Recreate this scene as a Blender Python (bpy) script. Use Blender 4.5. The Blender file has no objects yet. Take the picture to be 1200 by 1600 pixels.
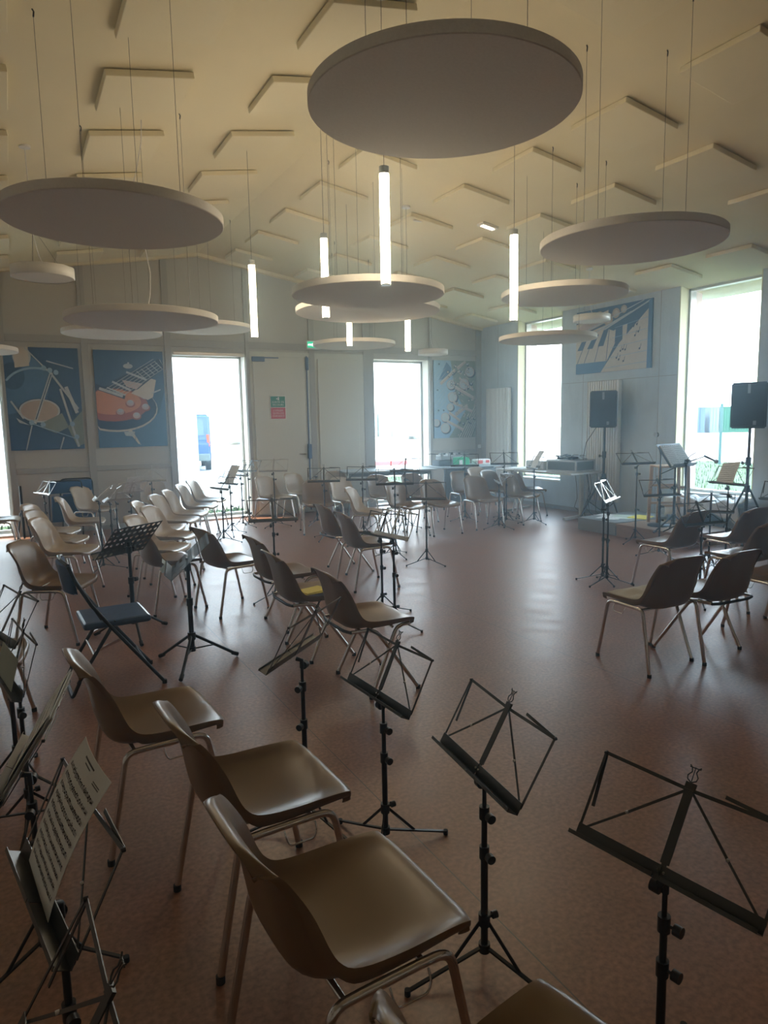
import bpy, bmesh, math, random
from mathutils import Vector, Matrix
random.seed(7)
D = bpy.data
scene = bpy.context.scene
COL = scene.collection
PI = math.pi
def R(d): return math.radians(d)

# ------------------------------------------------------------------ camera
EYE = Vector((0.0, 0.0, 1.6))
PITCH, ROLL, YAW, FPX = 0.13156024, -0.0193452482, 0.491765089, 1076.682
fw0 = Vector((math.sin(YAW), math.cos(YAW), 0)); rt0 = Vector((math.cos(YAW), -math.sin(YAW), 0)); up0 = Vector((0, 0, 1))
fw = fw0*math.cos(PITCH) - up0*math.sin(PITCH)
up1 = up0*math.cos(PITCH) + fw0*math.sin(PITCH)
rt = rt0*math.cos(ROLL) + up1*math.sin(ROLL)
up = -rt0*math.sin(ROLL) + up1*math.cos(ROLL)
cd = D.cameras.new('camera'); cam = D.objects.new('camera', cd); COL.objects.link(cam)
cam.matrix_world = Matrix(((rt.x, up.x, -fw.x, EYE.x), (rt.y, up.y, -fw.y, EYE.y), (rt.z, up.z, -fw.z, EYE.z), (0, 0, 0, 1)))
cd.sensor_fit = 'VERTICAL'; cd.sensor_height = 36.0; cd.lens = 36.0*FPX/1600.0
cd.clip_start = 0.02; cd.clip_end = 500
scene.camera = cam

# ------------------------------------------------------------------ view, world, lights
vs = scene.view_settings
vs.view_transform = 'Standard'; vs.look = 'None'; vs.gamma = 1.0; vs.use_curve_mapping = False
vs.exposure = 0.97
cy = scene.cycles
cy.use_denoising = True
cy.max_bounces = 8; cy.diffuse_bounces = 5; cy.glossy_bounces = 4; cy.transmission_bounces = 6; cy.transparent_max_bounces = 12
cy.sample_clamp_indirect = 6.0
cy.caustics_reflective = False; cy.caustics_refractive = False
SKY = 7.0
w = D.worlds.new('sky'); scene.world = w; w.use_nodes = True
nt = w.node_tree; nt.nodes.clear()
o_ = nt.nodes.new('ShaderNodeOutputWorld'); b_ = nt.nodes.new('ShaderNodeBackground')
tc = nt.nodes.new('ShaderNodeTexCoord'); sp = nt.nodes.new('ShaderNodeSeparateXYZ'); cr = nt.nodes.new('ShaderNodeValToRGB')
nt.links.new(tc.outputs['Generated'], sp.inputs[0]); nt.links.new(sp.outputs['Z'], cr.inputs[0])
cr.color_ramp.elements[0].position = 0.0; cr.color_ramp.elements[0].color = (0.80, 0.90, 1.0, 1)
cr.color_ramp.elements[1].position = 0.6; cr.color_ramp.elements[1].color = (0.50, 0.72, 1.0, 1)
nt.links.new(cr.outputs[0], b_.inputs[0]); b_.inputs[1].default_value = SKY
nt.links.new(b_.outputs[0], o_.inputs[0])
sl = D.lights.new('sun', 'SUN'); sl.energy = 7.0; sl.angle = R(0.6); sl.color = (1.0, 0.95, 0.86)
so = D.objects.new('sun', sl); COL.objects.link(so)
so.rotation_euler = Vector((0.35, -0.30, -0.88)).to_track_quat('-Z', 'Y').to_euler()   # high sun, roof keeps it out
def portal(name, loc, rot, sx, sy):
    l = D.lights.new(name, 'AREA'); l.shape = 'RECTANGLE'; l.size = sx; l.size_y = sy
    l.cycles.is_portal = True
    o = D.objects.new(name, l); COL.objects.link(o); o.location = loc; o.rotation_euler = rot
WB0, WB1 = 11.47, 11.80      # back wall inner and outer face
WR0, WR1 = 8.40, 8.85        # right wall inner and outer face
for i, xc in enumerate((-0.655, 2.955, 6.575)):
    portal('window_portal', (xc, WB1+0.02, 1.4), (R(-90), 0, 0), 1.2, 2.7)
for yc in (9.72, 6.175):
    portal('window_portal', (WR1+0.02, yc, 1.95), (0, R(90), 0), 2.9, 1.2)

# ------------------------------------------------------------------ materials
MATS = {}
def mat(name, col, rough=0.5, metal=0.0, spec=0.5, noise=0.0, nscale=20.0, emit=None, estr=0.0, bump=0.0, bscale=200.0, coat=0.0, stretch=None):
    if name in MATS: return MATS[name]
    m = D.materials.new(name); m.use_nodes = True; t = m.node_tree; b = t.nodes['Principled BSDF']
    c = (*col, 1.0)
    b.inputs['Base Color'].default_value = c; b.inputs['Roughness'].default_value = rough; b.inputs['Metallic'].default_value = metal
    b.inputs['Specular IOR Level'].default_value = spec
    b.inputs['Coat Weight'].default_value = coat
    co = t.nodes.new('ShaderNodeTexCoord'); src = co.outputs['Object']
    if stretch:
        mp = t.nodes.new('ShaderNodeMapping'); mp.inputs['Scale'].default_value = stretch
        t.links.new(src, mp.inputs[0]); src = mp.outputs[0]
    n = t.nodes.new('ShaderNodeTexNoise'); n.inputs['Scale'].default_value = nscale; n.inputs['Detail'].default_value = 5.0
    t.links.new(src, n.inputs['Vector'])
    r = t.nodes.new('ShaderNodeValToRGB')
    k = noise if noise else 0.03
    r.color_ramp.elements[0].position = 0.3; r.color_ramp.elements[0].color = (*[x*(1-k) for x in col], 1)
    r.color_ramp.elements[1].position = 0.7; r.color_ramp.elements[1].color = (*[min(1, x*(1+k)) for x in col], 1)
    t.links.new(n.outputs['Fac'], r.inputs[0]); t.links.new(r.outputs[0], b.inputs['Base Color'])
    if bump:
        n2 = t.nodes.new('ShaderNodeTexNoise'); n2.inputs['Scale'].default_value = bscale; t.links.new(src, n2.inputs['Vector'])
        bp = t.nodes.new('ShaderNodeBump'); bp.inputs['Strength'].default_value = bump; bp.inputs['Distance'].default_value = 0.002
        t.links.new(n2.outputs['Fac'], bp.inputs['Height']); t.links.new(bp.outputs[0], b.inputs['Normal'])
    if emit:
        b.inputs['Emission Color'].default_value = (*emit, 1); b.inputs['Emission Strength'].default_value = estr
    MATS[name] = m; return m

def floor_mat():
    m = D.materials.new('brown_linoleum'); m.use_nodes = True; t = m.node_tree; b = t.nodes['Principled BSDF']
    co = t.nodes.new('ShaderNodeTexCoord')
    n1 = t.nodes.new('ShaderNodeTexNoise'); n1.inputs['Scale'].default_value = 55; n1.inputs['Detail'].default_value = 6
    n2 = t.nodes.new('ShaderNodeTexNoise'); n2.inputs['Scale'].default_value = 5.0; n2.inputs['Detail'].default_value = 5
    for n in (n1, n2): t.links.new(co.outputs['Object'], n.inputs['Vector'])
    r1 = t.nodes.new('ShaderNodeValToRGB'); r1.color_ramp.elements[0].position = .36; r1.color_ramp.elements[1].position = .66
    r1.color_ramp.elements[0].color = (.22, .084, .034, 1); r1.color_ramp.elements[1].color = (.39, .178, .090, 1)
    r2 = t.nodes.new('ShaderNodeValToRGB'); r2.color_ramp.elements[0].position = .3; r2.color_ramp.elements[1].position = .7
    r2.color_ramp.elements[0].color = (.78, .76, .74, 1); r2.color_ramp.elements[1].color = (1, 1, 1, 1)
    t.links.new(n1.outputs['Fac'], r1.inputs[0]); t.links.new(n2.outputs['Fac'], r2.inputs[0])
    mx = t.nodes.new('ShaderNodeMix'); mx.data_type = 'RGBA'; mx.blend_type = 'MULTIPLY'; mx.inputs[0].default_value = 1
    t.links.new(r1.outputs[0], mx.inputs[6]); t.links.new(r2.outputs[0], mx.inputs[7])
    # welded seams of the two metre wide sheets, running towards the back wall
    sx = t.nodes.new('ShaderNodeSeparateXYZ'); t.links.new(co.outputs['Object'], sx.inputs[0])
    a = t.nodes.new('ShaderNodeMath'); a.operation = 'ADD'; a.inputs[1].default_value = 100*1.95-1.257; t.links.new(sx.outputs['X'], a.inputs[0])
    mo = t.nodes.new('ShaderNodeMath'); mo.operation = 'MODULO'; mo.inputs[1].default_value = 1.95; t.links.new(a.outputs[0], mo.inputs[0])
    le = t.nodes.new('ShaderNodeMath'); le.operation = 'LESS_THAN'; le.inputs[1].default_value = 0.005; t.links.new(mo.outputs[0], le.inputs[0])
    m2 = t.nodes.new('ShaderNodeMix'); m2.data_type = 'RGBA'; t.links.new(le.outputs[0], m2.inputs[0])
    t.links.new(mx.outputs[2], m2.inputs[6]); m2.inputs[7].default_value = (.07, .035, .025, 1)
    t.links.new(m2.outputs[2], b.inputs['Base Color'])
    r3 = t.nodes.new('ShaderNodeMapRange'); r3.inputs[3].default_value = .29; r3.inputs[4].default_value = .45
    t.links.new(n2.outputs['Fac'], r3.inputs[0]); t.links.new(r3.outputs[0], b.inputs['Roughness'])
    b.inputs['Specular IOR Level'].default_value = 1.0
    bp = t.nodes.new('ShaderNodeBump'); bp.inputs['Strength'].default_value = .12; bp.inputs['Distance'].default_value = .001
    t.links.new(n1.outputs['Fac'], bp.inputs['Height']); t.links.new(bp.outputs[0], b.inputs['Normal'])
    return m
M_FLOOR = floor_mat()

def concrete_mat():
    m = D.materials.new('fair_faced_concrete'); m.use_nodes = True; t = m.node_tree; b = t.nodes['Principled BSDF']
    co = t.nodes.new('ShaderNodeTexCoord')
    n1 = t.nodes.new('ShaderNodeTexNoise'); n1.inputs['Scale'].default_value = 2.2; n1.inputs['Detail'].default_value = 8
    n3 = t.nodes.new('ShaderNodeTexNoise'); n3.inputs['Scale'].default_value = 60; n3.inputs['Detail'].default_value = 3
    mp = t.nodes.new('ShaderNodeMapping'); mp.inputs['Scale'].default_value = (6, 6, .6)
    n4 = t.nodes.new('ShaderNodeTexNoise'); n4.inputs['Scale'].default_value = 2.0; n4.inputs['Detail'].default_value = 4
    t.links.new(co.outputs['Object'], n1.inputs['Vector']); t.links.new(co.outputs['Object'], n3.inputs['Vector'])
    t.links.new(co.outputs['Object'], mp.inputs[0]); t.links.new(mp.outputs[0], n4.inputs['Vector'])
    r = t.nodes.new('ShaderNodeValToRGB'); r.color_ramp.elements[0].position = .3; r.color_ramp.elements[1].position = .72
    r.color_ramp.elements[0].color = (.47, .55, .60, 1); r.color_ramp.elements[1].color = (.64, .73, .79, 1)  # blue cast in the concrete colour imitates veiling glare over this wall
    ad = t.nodes.new('ShaderNodeMath'); ad.operation = 'MULTIPLY_ADD'; ad.inputs[1].default_value = .35; t.links.new(n4.outputs['Fac'], ad.inputs[0])
    sc = t.nodes.new('ShaderNodeMath'); sc.operation = 'MULTIPLY'; sc.inputs[1].default_value = .65; t.links.new(n1.outputs['Fac'], sc.inputs[0])
    t.links.new(sc.outputs[0], ad.inputs[2]); t.links.new(ad.outputs[0], r.inputs[0]); t.links.new(r.outputs[0], b.inputs['Base Color'])
    b.inputs['Roughness'].default_value = .7
    bp = t.nodes.new('ShaderNodeBump'); bp.inputs['Strength'].default_value = .15; bp.inputs['Distance'].default_value = .003
    t.links.new(n3.outputs['Fac'], bp.inputs['Height']); t.links.new(bp.outputs[0], b.inputs['Normal'])
    return m
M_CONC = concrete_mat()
M_CEIL = mat('cream_ceiling_paint', (.86, .80, .60), .85, noise=.02, nscale=3)
M_PANEL = mat('white_acoustic_felt', (.87, .82, .63), .9, noise=.03, nscale=80, bump=.2, bscale=300)
M_DISC = mat('grey_white_acoustic_felt', (.84, .82, .76), .92, noise=.05, nscale=90, bump=.3, bscale=250)
M_WOODW = mat('grey_stained_wall_panel', (.53, .53, .50), .6, noise=.015, nscale=6, stretch=(8, 8, .5))
M_POST = mat('grey_painted_timber', (.42, .43, .42), .55, noise=.02, nscale=8, stretch=(8, 8, .5))
M_DOOR = mat('grey_green_door', (.64, .66, .61), .5, noise=.02, nscale=4)
M_FRAME = mat('aluminium_frame', (.55, .56, .55), .35, metal=.6)
M_JAMB = mat('pale_yellow_lining', (.72, .70, .45), .55, noise=.03)
M_JAMB2 = mat('pale_lining', (.72, .72, .66), .55, noise=.03)
M_OUTJ = mat('pink_outer_reveal', (.75, .62, .58), .7, noise=.04)
M_PLASTER = mat('white_plaster', (.80, .78, .74), .9, noise=.02)
M_WHITE = mat('white_enamel', (.82, .83, .82), .35, noise=.01)
M_BLACK = mat('black_painted_steel', (.012, .012, .013), .38, noise=.05)
M_STEM = mat('dark_stand_tube', (.022, .021, .021), .3, metal=.3)
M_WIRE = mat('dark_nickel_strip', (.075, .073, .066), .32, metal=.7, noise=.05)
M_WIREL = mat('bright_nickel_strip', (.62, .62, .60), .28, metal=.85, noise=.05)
M_CHROME = mat('chromed_tube', (.72, .71, .69), .16, metal=1.0, noise=.04, nscale=12)
M_SHELL = mat('beige_brown_plastic', (.235, .150, .074), .28, noise=.05, nscale=5, bump=.10, bscale=420, spec=.5)
M_SHELL_LIT = mat('window_lit_plastic', (.44, .36, .27), .30, noise=.05, nscale=5, bump=.10, bscale=420, spec=.5)  # same chair plastic, window light put in as a lighter tone
M_RUB = mat('black_rubber', (.02, .02, .02), .8)
M_PAPER = mat('white_paper', (.80, .82, .80), .8, noise=.02, nscale=9)
M_INK = mat('black_ink', (.03, .03, .035), .7)
M_YEL = mat('yellow_paper', (.85, .72, .10), .7, noise=.03)
M_VINYL = mat('blue_vinyl', (.055, .11, .25), .33, noise=.15, nscale=30, bump=.25, bscale=90)
M_BLUE = mat('blue_canvas', (.05, .15, .36), .6, noise=.1)
M_LED = mat('led_diffuser', (1, .95, .85), .4, emit=(1.0, .83, .58), estr=17.0)
M_LEDW = mat('emergency_light_lens', (1, .95, .85), .4, emit=(1.0, .90, .72), estr=9.0)
M_EXITG = mat('lit_green', (.02, .5, .28), .4, emit=(.03, .62, .36), estr=.55)
M_EXITW = mat('lit_white', (.9, 1, .95), .4, emit=(.85, 1.0, .92), estr=1.6)
M_WOOD = mat('light_pine', (.50, .33, .19), .5, noise=.18, nscale=7, stretch=(1, 9, 9))
M_PLY = mat('brown_plywood', (.30, .19, .12), .5, noise=.16, nscale=6, stretch=(9, 1, 9))
M_CARPET = mat('grey_carpet', (.24, .26, .27), .95, noise=.12, nscale=120, bump=.4, bscale=300)
M_GREYT = mat('blue_grey_laminate', (.40, .47, .50), .4, noise=.02)
M_GREYD = mat('blue_grey_panel', (.16, .19, .22), .5, noise=.03)
M_DESK = mat('pale_desk_laminate', (.62, .64, .62), .35, noise=.02)
M_CLOTH = mat('crumpled_white_cotton', (.74, .75, .75), .85, noise=.05, bump=.4, bscale=25)
M_BEIGE = mat('beige_cotton_pad', (.56, .54, .47), .9, noise=.06, bump=.4, bscale=60)
M_GREEN = mat('green_plastic', (.03, .50, .25), .4)
M_RED = mat('red_print', (.70, .10, .10), .5)
M_GREY = mat('mid_grey_plastic', (.30, .31, .33), .45, noise=.05)
M_BLUESW = mat('door_closer_blue', (.10, .17, .32), .4)

def glass_mat():
    m = D.materials.new('window_glass'); m.use_nodes = True; t = m.node_tree; t.nodes.clear()
    o = t.nodes.new('ShaderNodeOutputMaterial'); tr = t.nodes.new('ShaderNodeBsdfTransparent'); gl = t.nodes.new('ShaderNodeBsdfGlossy'); mx = t.nodes.new('ShaderNodeMixShader'); fr = t.nodes.new('ShaderNodeFresnel')
    tr.inputs[0].default_value = (.95, .98, .97, 1); gl.inputs['Roughness'].default_value = .02; fr.inputs[0].default_value = 1.35
    ge = t.nodes.new('ShaderNodeNewGeometry'); iv = t.nodes.new('ShaderNodeMath'); iv.operation = 'SUBTRACT'; iv.inputs[0].default_value = 1.0; t.links.new(ge.outputs['Backfacing'], iv.inputs[1])
    mu = t.nodes.new('ShaderNodeMath'); mu.operation = 'MULTIPLY'; t.links.new(fr.outputs[0], mu.inputs[0]); t.links.new(iv.outputs[0], mu.inputs[1])
    t.links.new(mu.outputs[0], mx.inputs[0]); t.links.new(tr.outputs[0], mx.inputs[1]); t.links.new(gl.outputs[0], mx.inputs[2]); t.links.new(mx.outputs[0], o.inputs[0])
    return m
M_GLASS = glass_mat()

# ------------------------------------------------------------------ mesh helpers
def link(name, me, parent=None, loc=None, rotz=None):
    o = D.objects.new(name, me); COL.objects.link(o)
    if parent: o.parent = parent
    if loc is not None: o.location = loc
    if rotz is not None: o.rotation_euler = (0, 0, rotz)
    return o
def tag(o, label=None, cat=None, group=None, kind=None):
    if label: o['label'] = label
    if cat: o['category'] = cat
    if group: o['group'] = group
    if kind: o['kind'] = kind
    return o
def thing(name, label, cat, loc=(0, 0, 0), rotz=0.0, group=None):
    o = D.objects.new(name, None); COL.objects.link(o); o.empty_display_size = .1
    o.location = loc; o.rotation_euler = (0, 0, rotz)
    return tag(o, label, cat, group)
class MB:
    def __init__(s): s.v = []; s.f = []; s.mi = []; s.mats = []; s.sm = []
    def _m(s, m):
        if m not in s.mats: s.mats.append(m)
        return s.mats.index(m)
    def add(s, vs, fs, m, smooth=False):
        b = len(s.v); k = s._m(m)
        s.v += [tuple(p) for p in vs]
        for f in fs: s.f.append([b+i for i in f]); s.mi.append(k); s.sm.append(smooth)
        return s
    def box(s, c, d, m, rot=None, bev=0.0):
        x, y, z = [a/2 for a in d]
        if bev:
            bm = bmesh.new(); bmesh.ops.create_cube(bm, size=1.0); bmesh.ops.scale(bm, vec=d, verts=bm.verts)
            bmesh.ops.bevel(bm, geom=bm.edges[:], offset=bev, segments=2, affect='EDGES', profile=.5)
            vs_ = [v.co.copy() for v in bm.verts]; bm.verts.index_update(); fs = [[v.index for v in f.verts] for f in bm.faces]; bm.free()
        else:
            vs_ = [Vector((i*x, j*y, k*z)) for i in (-1, 1) for j in (-1, 1) for k in (-1, 1)]
            fs = [(0, 1, 3, 2), (4, 6, 7, 5), (0, 4, 5, 1), (2, 3, 7, 6), (0, 2, 6, 4), (1, 5, 7, 3)]
        if rot is not None: vs_ = [rot @ v for v in vs_]
        C = Vector(c); return s.add([v+C for v in vs_], fs, m)
    def bx(s, x0, x1, y0, y1, z0, z1, m, bev=0.0):
        return s.box(((x0+x1)/2, (y0+y1)/2, (z0+z1)/2), (abs(x1-x0), abs(y1-y0), abs(z1-z0)), m, bev=bev)
    def tube(s, pts, r, m, n=8, cap=True, flat=None):
        pts = [Vector(p) for p in pts]; N = len(pts)
        rs = r if isinstance(r, (list, tuple)) else [r]*N
        tg = []
        for i in range(N):
            a = pts[max(0, i-1)]; b = pts[min(N-1, i+1)]; d = (b-a); tg.append(d.normalized() if d.length > 1e-9 else Vector((0, 0, 1)))
        ref = Vector((0, 0, 1)) if abs(tg[0].z) < .9 else Vector((1, 0, 0))
        if flat is not None: ref = Vector(flat)
        u = (ref - tg[0]*ref.dot(tg[0])).normalized(); rings = []
        for i in range(N):
            u = (u - tg[i]*u.dot(tg[i])).normalized(); w_ = tg[i].cross(u)
            rings.append([pts[i] + (u*math.cos(2*PI*k/n) + w_*math.sin(2*PI*k/n))*rs[i] for k in range(n)])
        vs_ = [p for q in rings for p in q]
        fs = [(i*n+k, i*n+(k+1) % n, (i+1)*n+(k+1) % n, (i+1)*n+k) for i in range(N-1) for k in range(n)]
        s.add(vs_, fs, m, True)
        if cap: s.add(rings[0], [list(range(n))[::-1]], m); s.add(rings[-1], [list(range(n))], m)
        return s
    def strip(s, a, b, wdt, thk, nrm, m):
        """flat metal strip from a to b, lying in the plane whose normal is nrm"""
        a = Vector(a); b = Vector(b); d = (b-a); L = d.length; d.normalize(); nn = Vector(nrm); nn = (nn - d*nn.dot(d)).normalized(); c = d.cross(nn)
        rot = Matrix((( d.x, c.x, nn.x), (d.y, c.y, nn.y), (d.z, c.z, nn.z)))
        return s.box((a+b)/2, (L, wdt, thk), m, rot=rot)
    def cyl(s, c, r, h, m, n=24, axis='Z', r2=None):
        r2 = r if r2 is None else r2; C = Vector(c)
        def P(a, rr, t):
            x, y = rr*math.cos(a), rr*math.sin(a)
            return C + (Vector((x, y, t)) if axis == 'Z' else Vector((t, x, y)) if axis == 'X' else Vector((y, t, x)))
        A = [P(2*PI*k/n, r, -h/2) for k in range(n)]; B = [P(2*PI*k/n, r2, h/2) for k in range(n)]
        s.add(A+B, [(k, (k+1) % n, n+(k+1) % n, n+k) for k in range(n)], m, True)
        s.add(A, [list(range(n))[::-1]], m); s.add(B, [list(range(n))], m); return s
    def lathe(s, c, prof, m, n=32):
        C = Vector(c); vs_ = []
        for r_, z_ in prof: vs_ += [C+Vector((r_*math.cos(2*PI*k/n), r_*math.sin(2*PI*k/n), z_)) for k in range(n)]
        s.add(vs_, [(i*n+k, i*n+(k+1) % n, (i+1)*n+(k+1) % n, (i+1)*n+k) for i in range(len(prof)-1) for k in range(n)], m, True); return s
    def poly(s, pts, m): return s.add(pts, [list(range(len(pts)))], m)
    def mesh(s, name='m'):
        me = D.meshes.new(name); me.from_pydata(s.v, [], s.f)
        for m in s.mats: me.materials.append(m)
        me.polygons.foreach_set('material_index', s.mi); me.polygons.foreach_set('use_smooth', s.sm)
        me.update(); return me
    def build(s, name, parent=None, loc=None, rotz=None): return link(name, s.mesh(name), parent, loc, rotz)
def round_path(pts, rad=.04, n=5):
    pts = [Vector(p) for p in pts]; out = [pts[0]]
    for i in range(1, len(pts)-1):
        a, b, c = pts[i-1], pts[i], pts[i+1]; d1 = (a-b); d2 = (c-b); r_ = min(rad, d1.length*.48, d2.length*.48)
        p, q = b+d1.normalized()*r_, b+d2.normalized()*r_
        for k in range(n+1):
            t = k/n; out.append(p*(1-t)**2 + b*2*t*(1-t) + q*t*t)
    out.append(pts[-1]); return out
def sub(o, lv=1):
    md = o.modifiers.new('s', 'SUBSURF'); md.levels = lv; md.render_levels = lv
def bake(o):
    dg = bpy.context.evaluated_depsgraph_get(); me = D.meshes.new_from_object(o.evaluated_get(dg)); o.modifiers.clear(); o.data = me
def copy_tree(o, parent=None):
    c = o.copy(); COL.objects.link(c); c.parent = parent
    for ch in [x for x in KIDS.get(o, [])]: copy_tree(ch, c)
    return c
KIDS = {}
def index_tree(o, allobs):
    KIDS[o] = [x for x in allobs if x.parent == o]
    for k in KIDS[o]: index_tree(k, allobs)
def struct(mb, name, kind='structure'): return tag(mb.build(name), kind=kind)

# ------------------------------------------------------------------ room shell
RX, RZ, SL = 2.84, 4.30, 0.165          # ridge line, its height, slope of the ceiling
XL, YB = -2.75, -2.6                    # left wall and the wall behind the viewer
def cz(x): return RZ - SL*abs(x-RX)
struct(MB().bx(XL-.3, WR1, YB-.3, WB1, -.2, 0, M_FLOOR), 'floor')
c = MB()
for xa, xb in ((XL-.3, RX), (RX, WR1+.3)):
    za, zb = cz(xa), cz(xb); y0, y1 = YB-.3, WB1+.6
    c.add([(xa, y0, za), (xb, y0, zb), (xb, y1, zb), (xa, y1, za), (xa, y0, za+.3), (xb, y0, zb+.3), (xb, y1, zb+.3), (xa, y1, za+.3)],
          [(0, 1, 2, 3), (7, 6, 5, 4), (0, 4, 5, 1), (1, 5, 6, 2), (2, 6, 7, 3), (3, 7, 4, 0)], M_CEIL)
struct(c, 'ceiling')
def wall_slice_back(mb, x0, x1, z0, m):          # from z0 up to the sloping ceiling
    za, zb = cz(x0)+.02, cz(x1)+.02
    mb.add([(x0, WB0, z0), (x1, WB0, z0), (x1, WB0, zb), (x0, WB0, za), (x0, WB1, z0), (x1, WB1, z0), (x1, WB1, zb), (x0, WB1, za)],
           [(0, 1, 2, 3), (7, 6, 5, 4), (0, 4, 5, 1), (1, 5, 6, 2), (2, 6, 7, 3), (3, 7, 4, 0)], m)
wb = MB()
HEAD = 2.74
for a, b in ((XL, -1.26), (-.05, 1.05), (1.05, 2.35), (3.56, 5.97), (7.18, WR0+.02)): wall_slice_back(wb, a, b, 0, M_WOODW)
for a, b in ((-1.26, -.05), (2.35, RX), (RX, 3.56), (5.97, 7.18)): wall_slice_back(wb, a, b, HEAD, M_WOODW)
struct(wb, 'wall_back')
wr = MB()
ztop = cz(WR0)+.02
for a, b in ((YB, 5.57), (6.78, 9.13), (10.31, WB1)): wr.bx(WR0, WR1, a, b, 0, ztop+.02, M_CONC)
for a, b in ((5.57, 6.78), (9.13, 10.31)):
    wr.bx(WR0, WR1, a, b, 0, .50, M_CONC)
# formwork joints of the concrete
for y in (8.62, 7.1, 10.9): wr.bx(WR0-.001, WR0+.01, y-.004, y+.004, 0, ztop, M_GREY)
wr.bx(WR0-.001, WR0+.01, 6.8, 9.1, 2.165, 2.172, M_GREY)
struct(wr, 'wall_right')
struct(MB().bx(XL-.3, XL, YB, WB1, 0, cz(XL)+.03, M_PLASTER), 'wall_left')
rw = MB()
for a, b in ((XL, RX), (RX, WR0)):
    za, zb = cz(a)+.02, cz(b)+.02
    rw.add([(a, YB-.3, 0), (b, YB-.3, 0), (b, YB-.3, zb), (a, YB-.3, za), (a, YB, 0), (b, YB, 0), (b, YB, zb), (a, YB, za)],
           [(0, 1, 2, 3), (7, 6, 5, 4), (0, 4, 5, 1), (1, 5, 6, 2), (2, 6, 7, 3), (3, 7, 4, 0)], M_PLASTER)
struct(rw, 'wall_front')

# timber posts, rails, jamb linings of the back wall
TN = [0]
def trim(mb):
    TN[0] += 1; return struct(mb, 'trim_%d' % TN[0])
for x0, x1 in ((-.05, .03), (1.03, 1.13), (2.25, 2.35), (3.56, 3.62), (4.70, 4.80), (5.76, 5.97), (7.18, 7.24), (8.28, 8.40)):
    xm = (x0+x1)/2
    trim(MB().add([(x0, WB0-.035, 0), (x1, WB0-.035, 0), (x1, WB0-.035, cz(x1)), (x0, WB0-.035, cz(x0)), (x0, WB0+.01, 0), (x1, WB0+.01, 0), (x1, WB0+.01, cz(x1)), (x0, WB0+.01, cz(x0))],
         [(0, 1, 2, 3), (7, 6, 5, 4), (0, 4, 5, 1), (1, 5, 6, 2), (2, 6, 7, 3), (3, 7, 4, 0)], M_POST))
for x0, x1 in ((-2.7, -.05), (.03, 1.03), (1.13, 2.25), (2.35, 3.56), (3.62, 4.70), (4.80, 5.76), (5.97, 7.18), (7.24, 8.28)):
    trim(MB().bx(x0, x1, WB0-.022, WB0+.01, 2.84, 2.95, M_POST, bev=.004))
for x0, x1 in ((.03, 1.03), (1.13, 2.25), (7.24, 8.28)):
    trim(MB().bx(x0, x1, WB0-.022, WB0+.01, .92, 1.0, M_POST, bev=.004))
    trim(MB().bx(x0, x1, WB0-.018, WB0+.01, 0, .07, M_POST, bev=.004))
# picture board frames round the posters
# cove strips along the ceiling edge
for x0, x1 in ((-2.7, RX), (RX, 8.4)):
    za, zb = cz(x0), cz(x1)
    trim(MB().add([(x0, WB0-.09, za-.05), (x1, WB0-.09, zb-.05), (x1, WB0-.09, zb), (x0, WB0-.09, za), (x0, WB0, za-.05), (x1, WB0, zb-.05), (x1, WB0, zb), (x0, WB0, za)],
         [(0, 1, 2, 3), (7, 6, 5, 4), (0, 4, 5, 1), (1, 5, 6, 2), (2, 6, 7, 3), (3, 7, 4, 0)], M_CEIL))
tag(MB().bx(WR0-.012, WR0, YB, WB0, 0, .07, M_GREY).build('baseboard_right'), kind='structure')

# windows of the back wall: frame, pane, lining
WN = [0]
def back_window(x0, x1, z0=0.03, z1=HEAD):
    WN[0] += 1
    t = thing('window_%d' % WN[0], None, None, (x0, WB0, z0)); t['kind'] = 'structure'
    W, H = x1-x0, z1-z0; yo = WB1-WB0-.10
    f = MB()
    for a, b, e, g in ((0, .05, 0, H), (W-.05, W, 0, H), (0, W, 0, .05), (0, W, H-.05, H)): f.bx(a, b, yo, yo+.07, e, g, M_FRAME, bev=.004)
    f.build('window_frame', t)
    MB().bx(.045, W-.045, yo+.03, yo+.036, .045, H-.045, M_GLASS).build('pane', t)
    j = MB(); j.bx(W-.012, W+.0, .0, yo, 0, H, M_JAMB2); j.bx(0, .012, 0, yo, 0, H, M_JAMB2); j.bx(0, W, 0, yo, H-.012, H, M_JAMB2)
    j.bx(W-.012, W, yo+.07, WB1-WB0, 0, H, M_FRAME); j.bx(0, .012, yo+.07, WB1-WB0, 0, H, M_FRAME)
    j.build('lining', t)
    MB().bx(0, W, -.03, yo, -.03, 0.0, M_FRAME, bev=.003).build('threshold', t)
    return t
back_window(-1.26, -.05); back_window(2.35, 3.56); back_window(5.97, 7.18)
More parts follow.
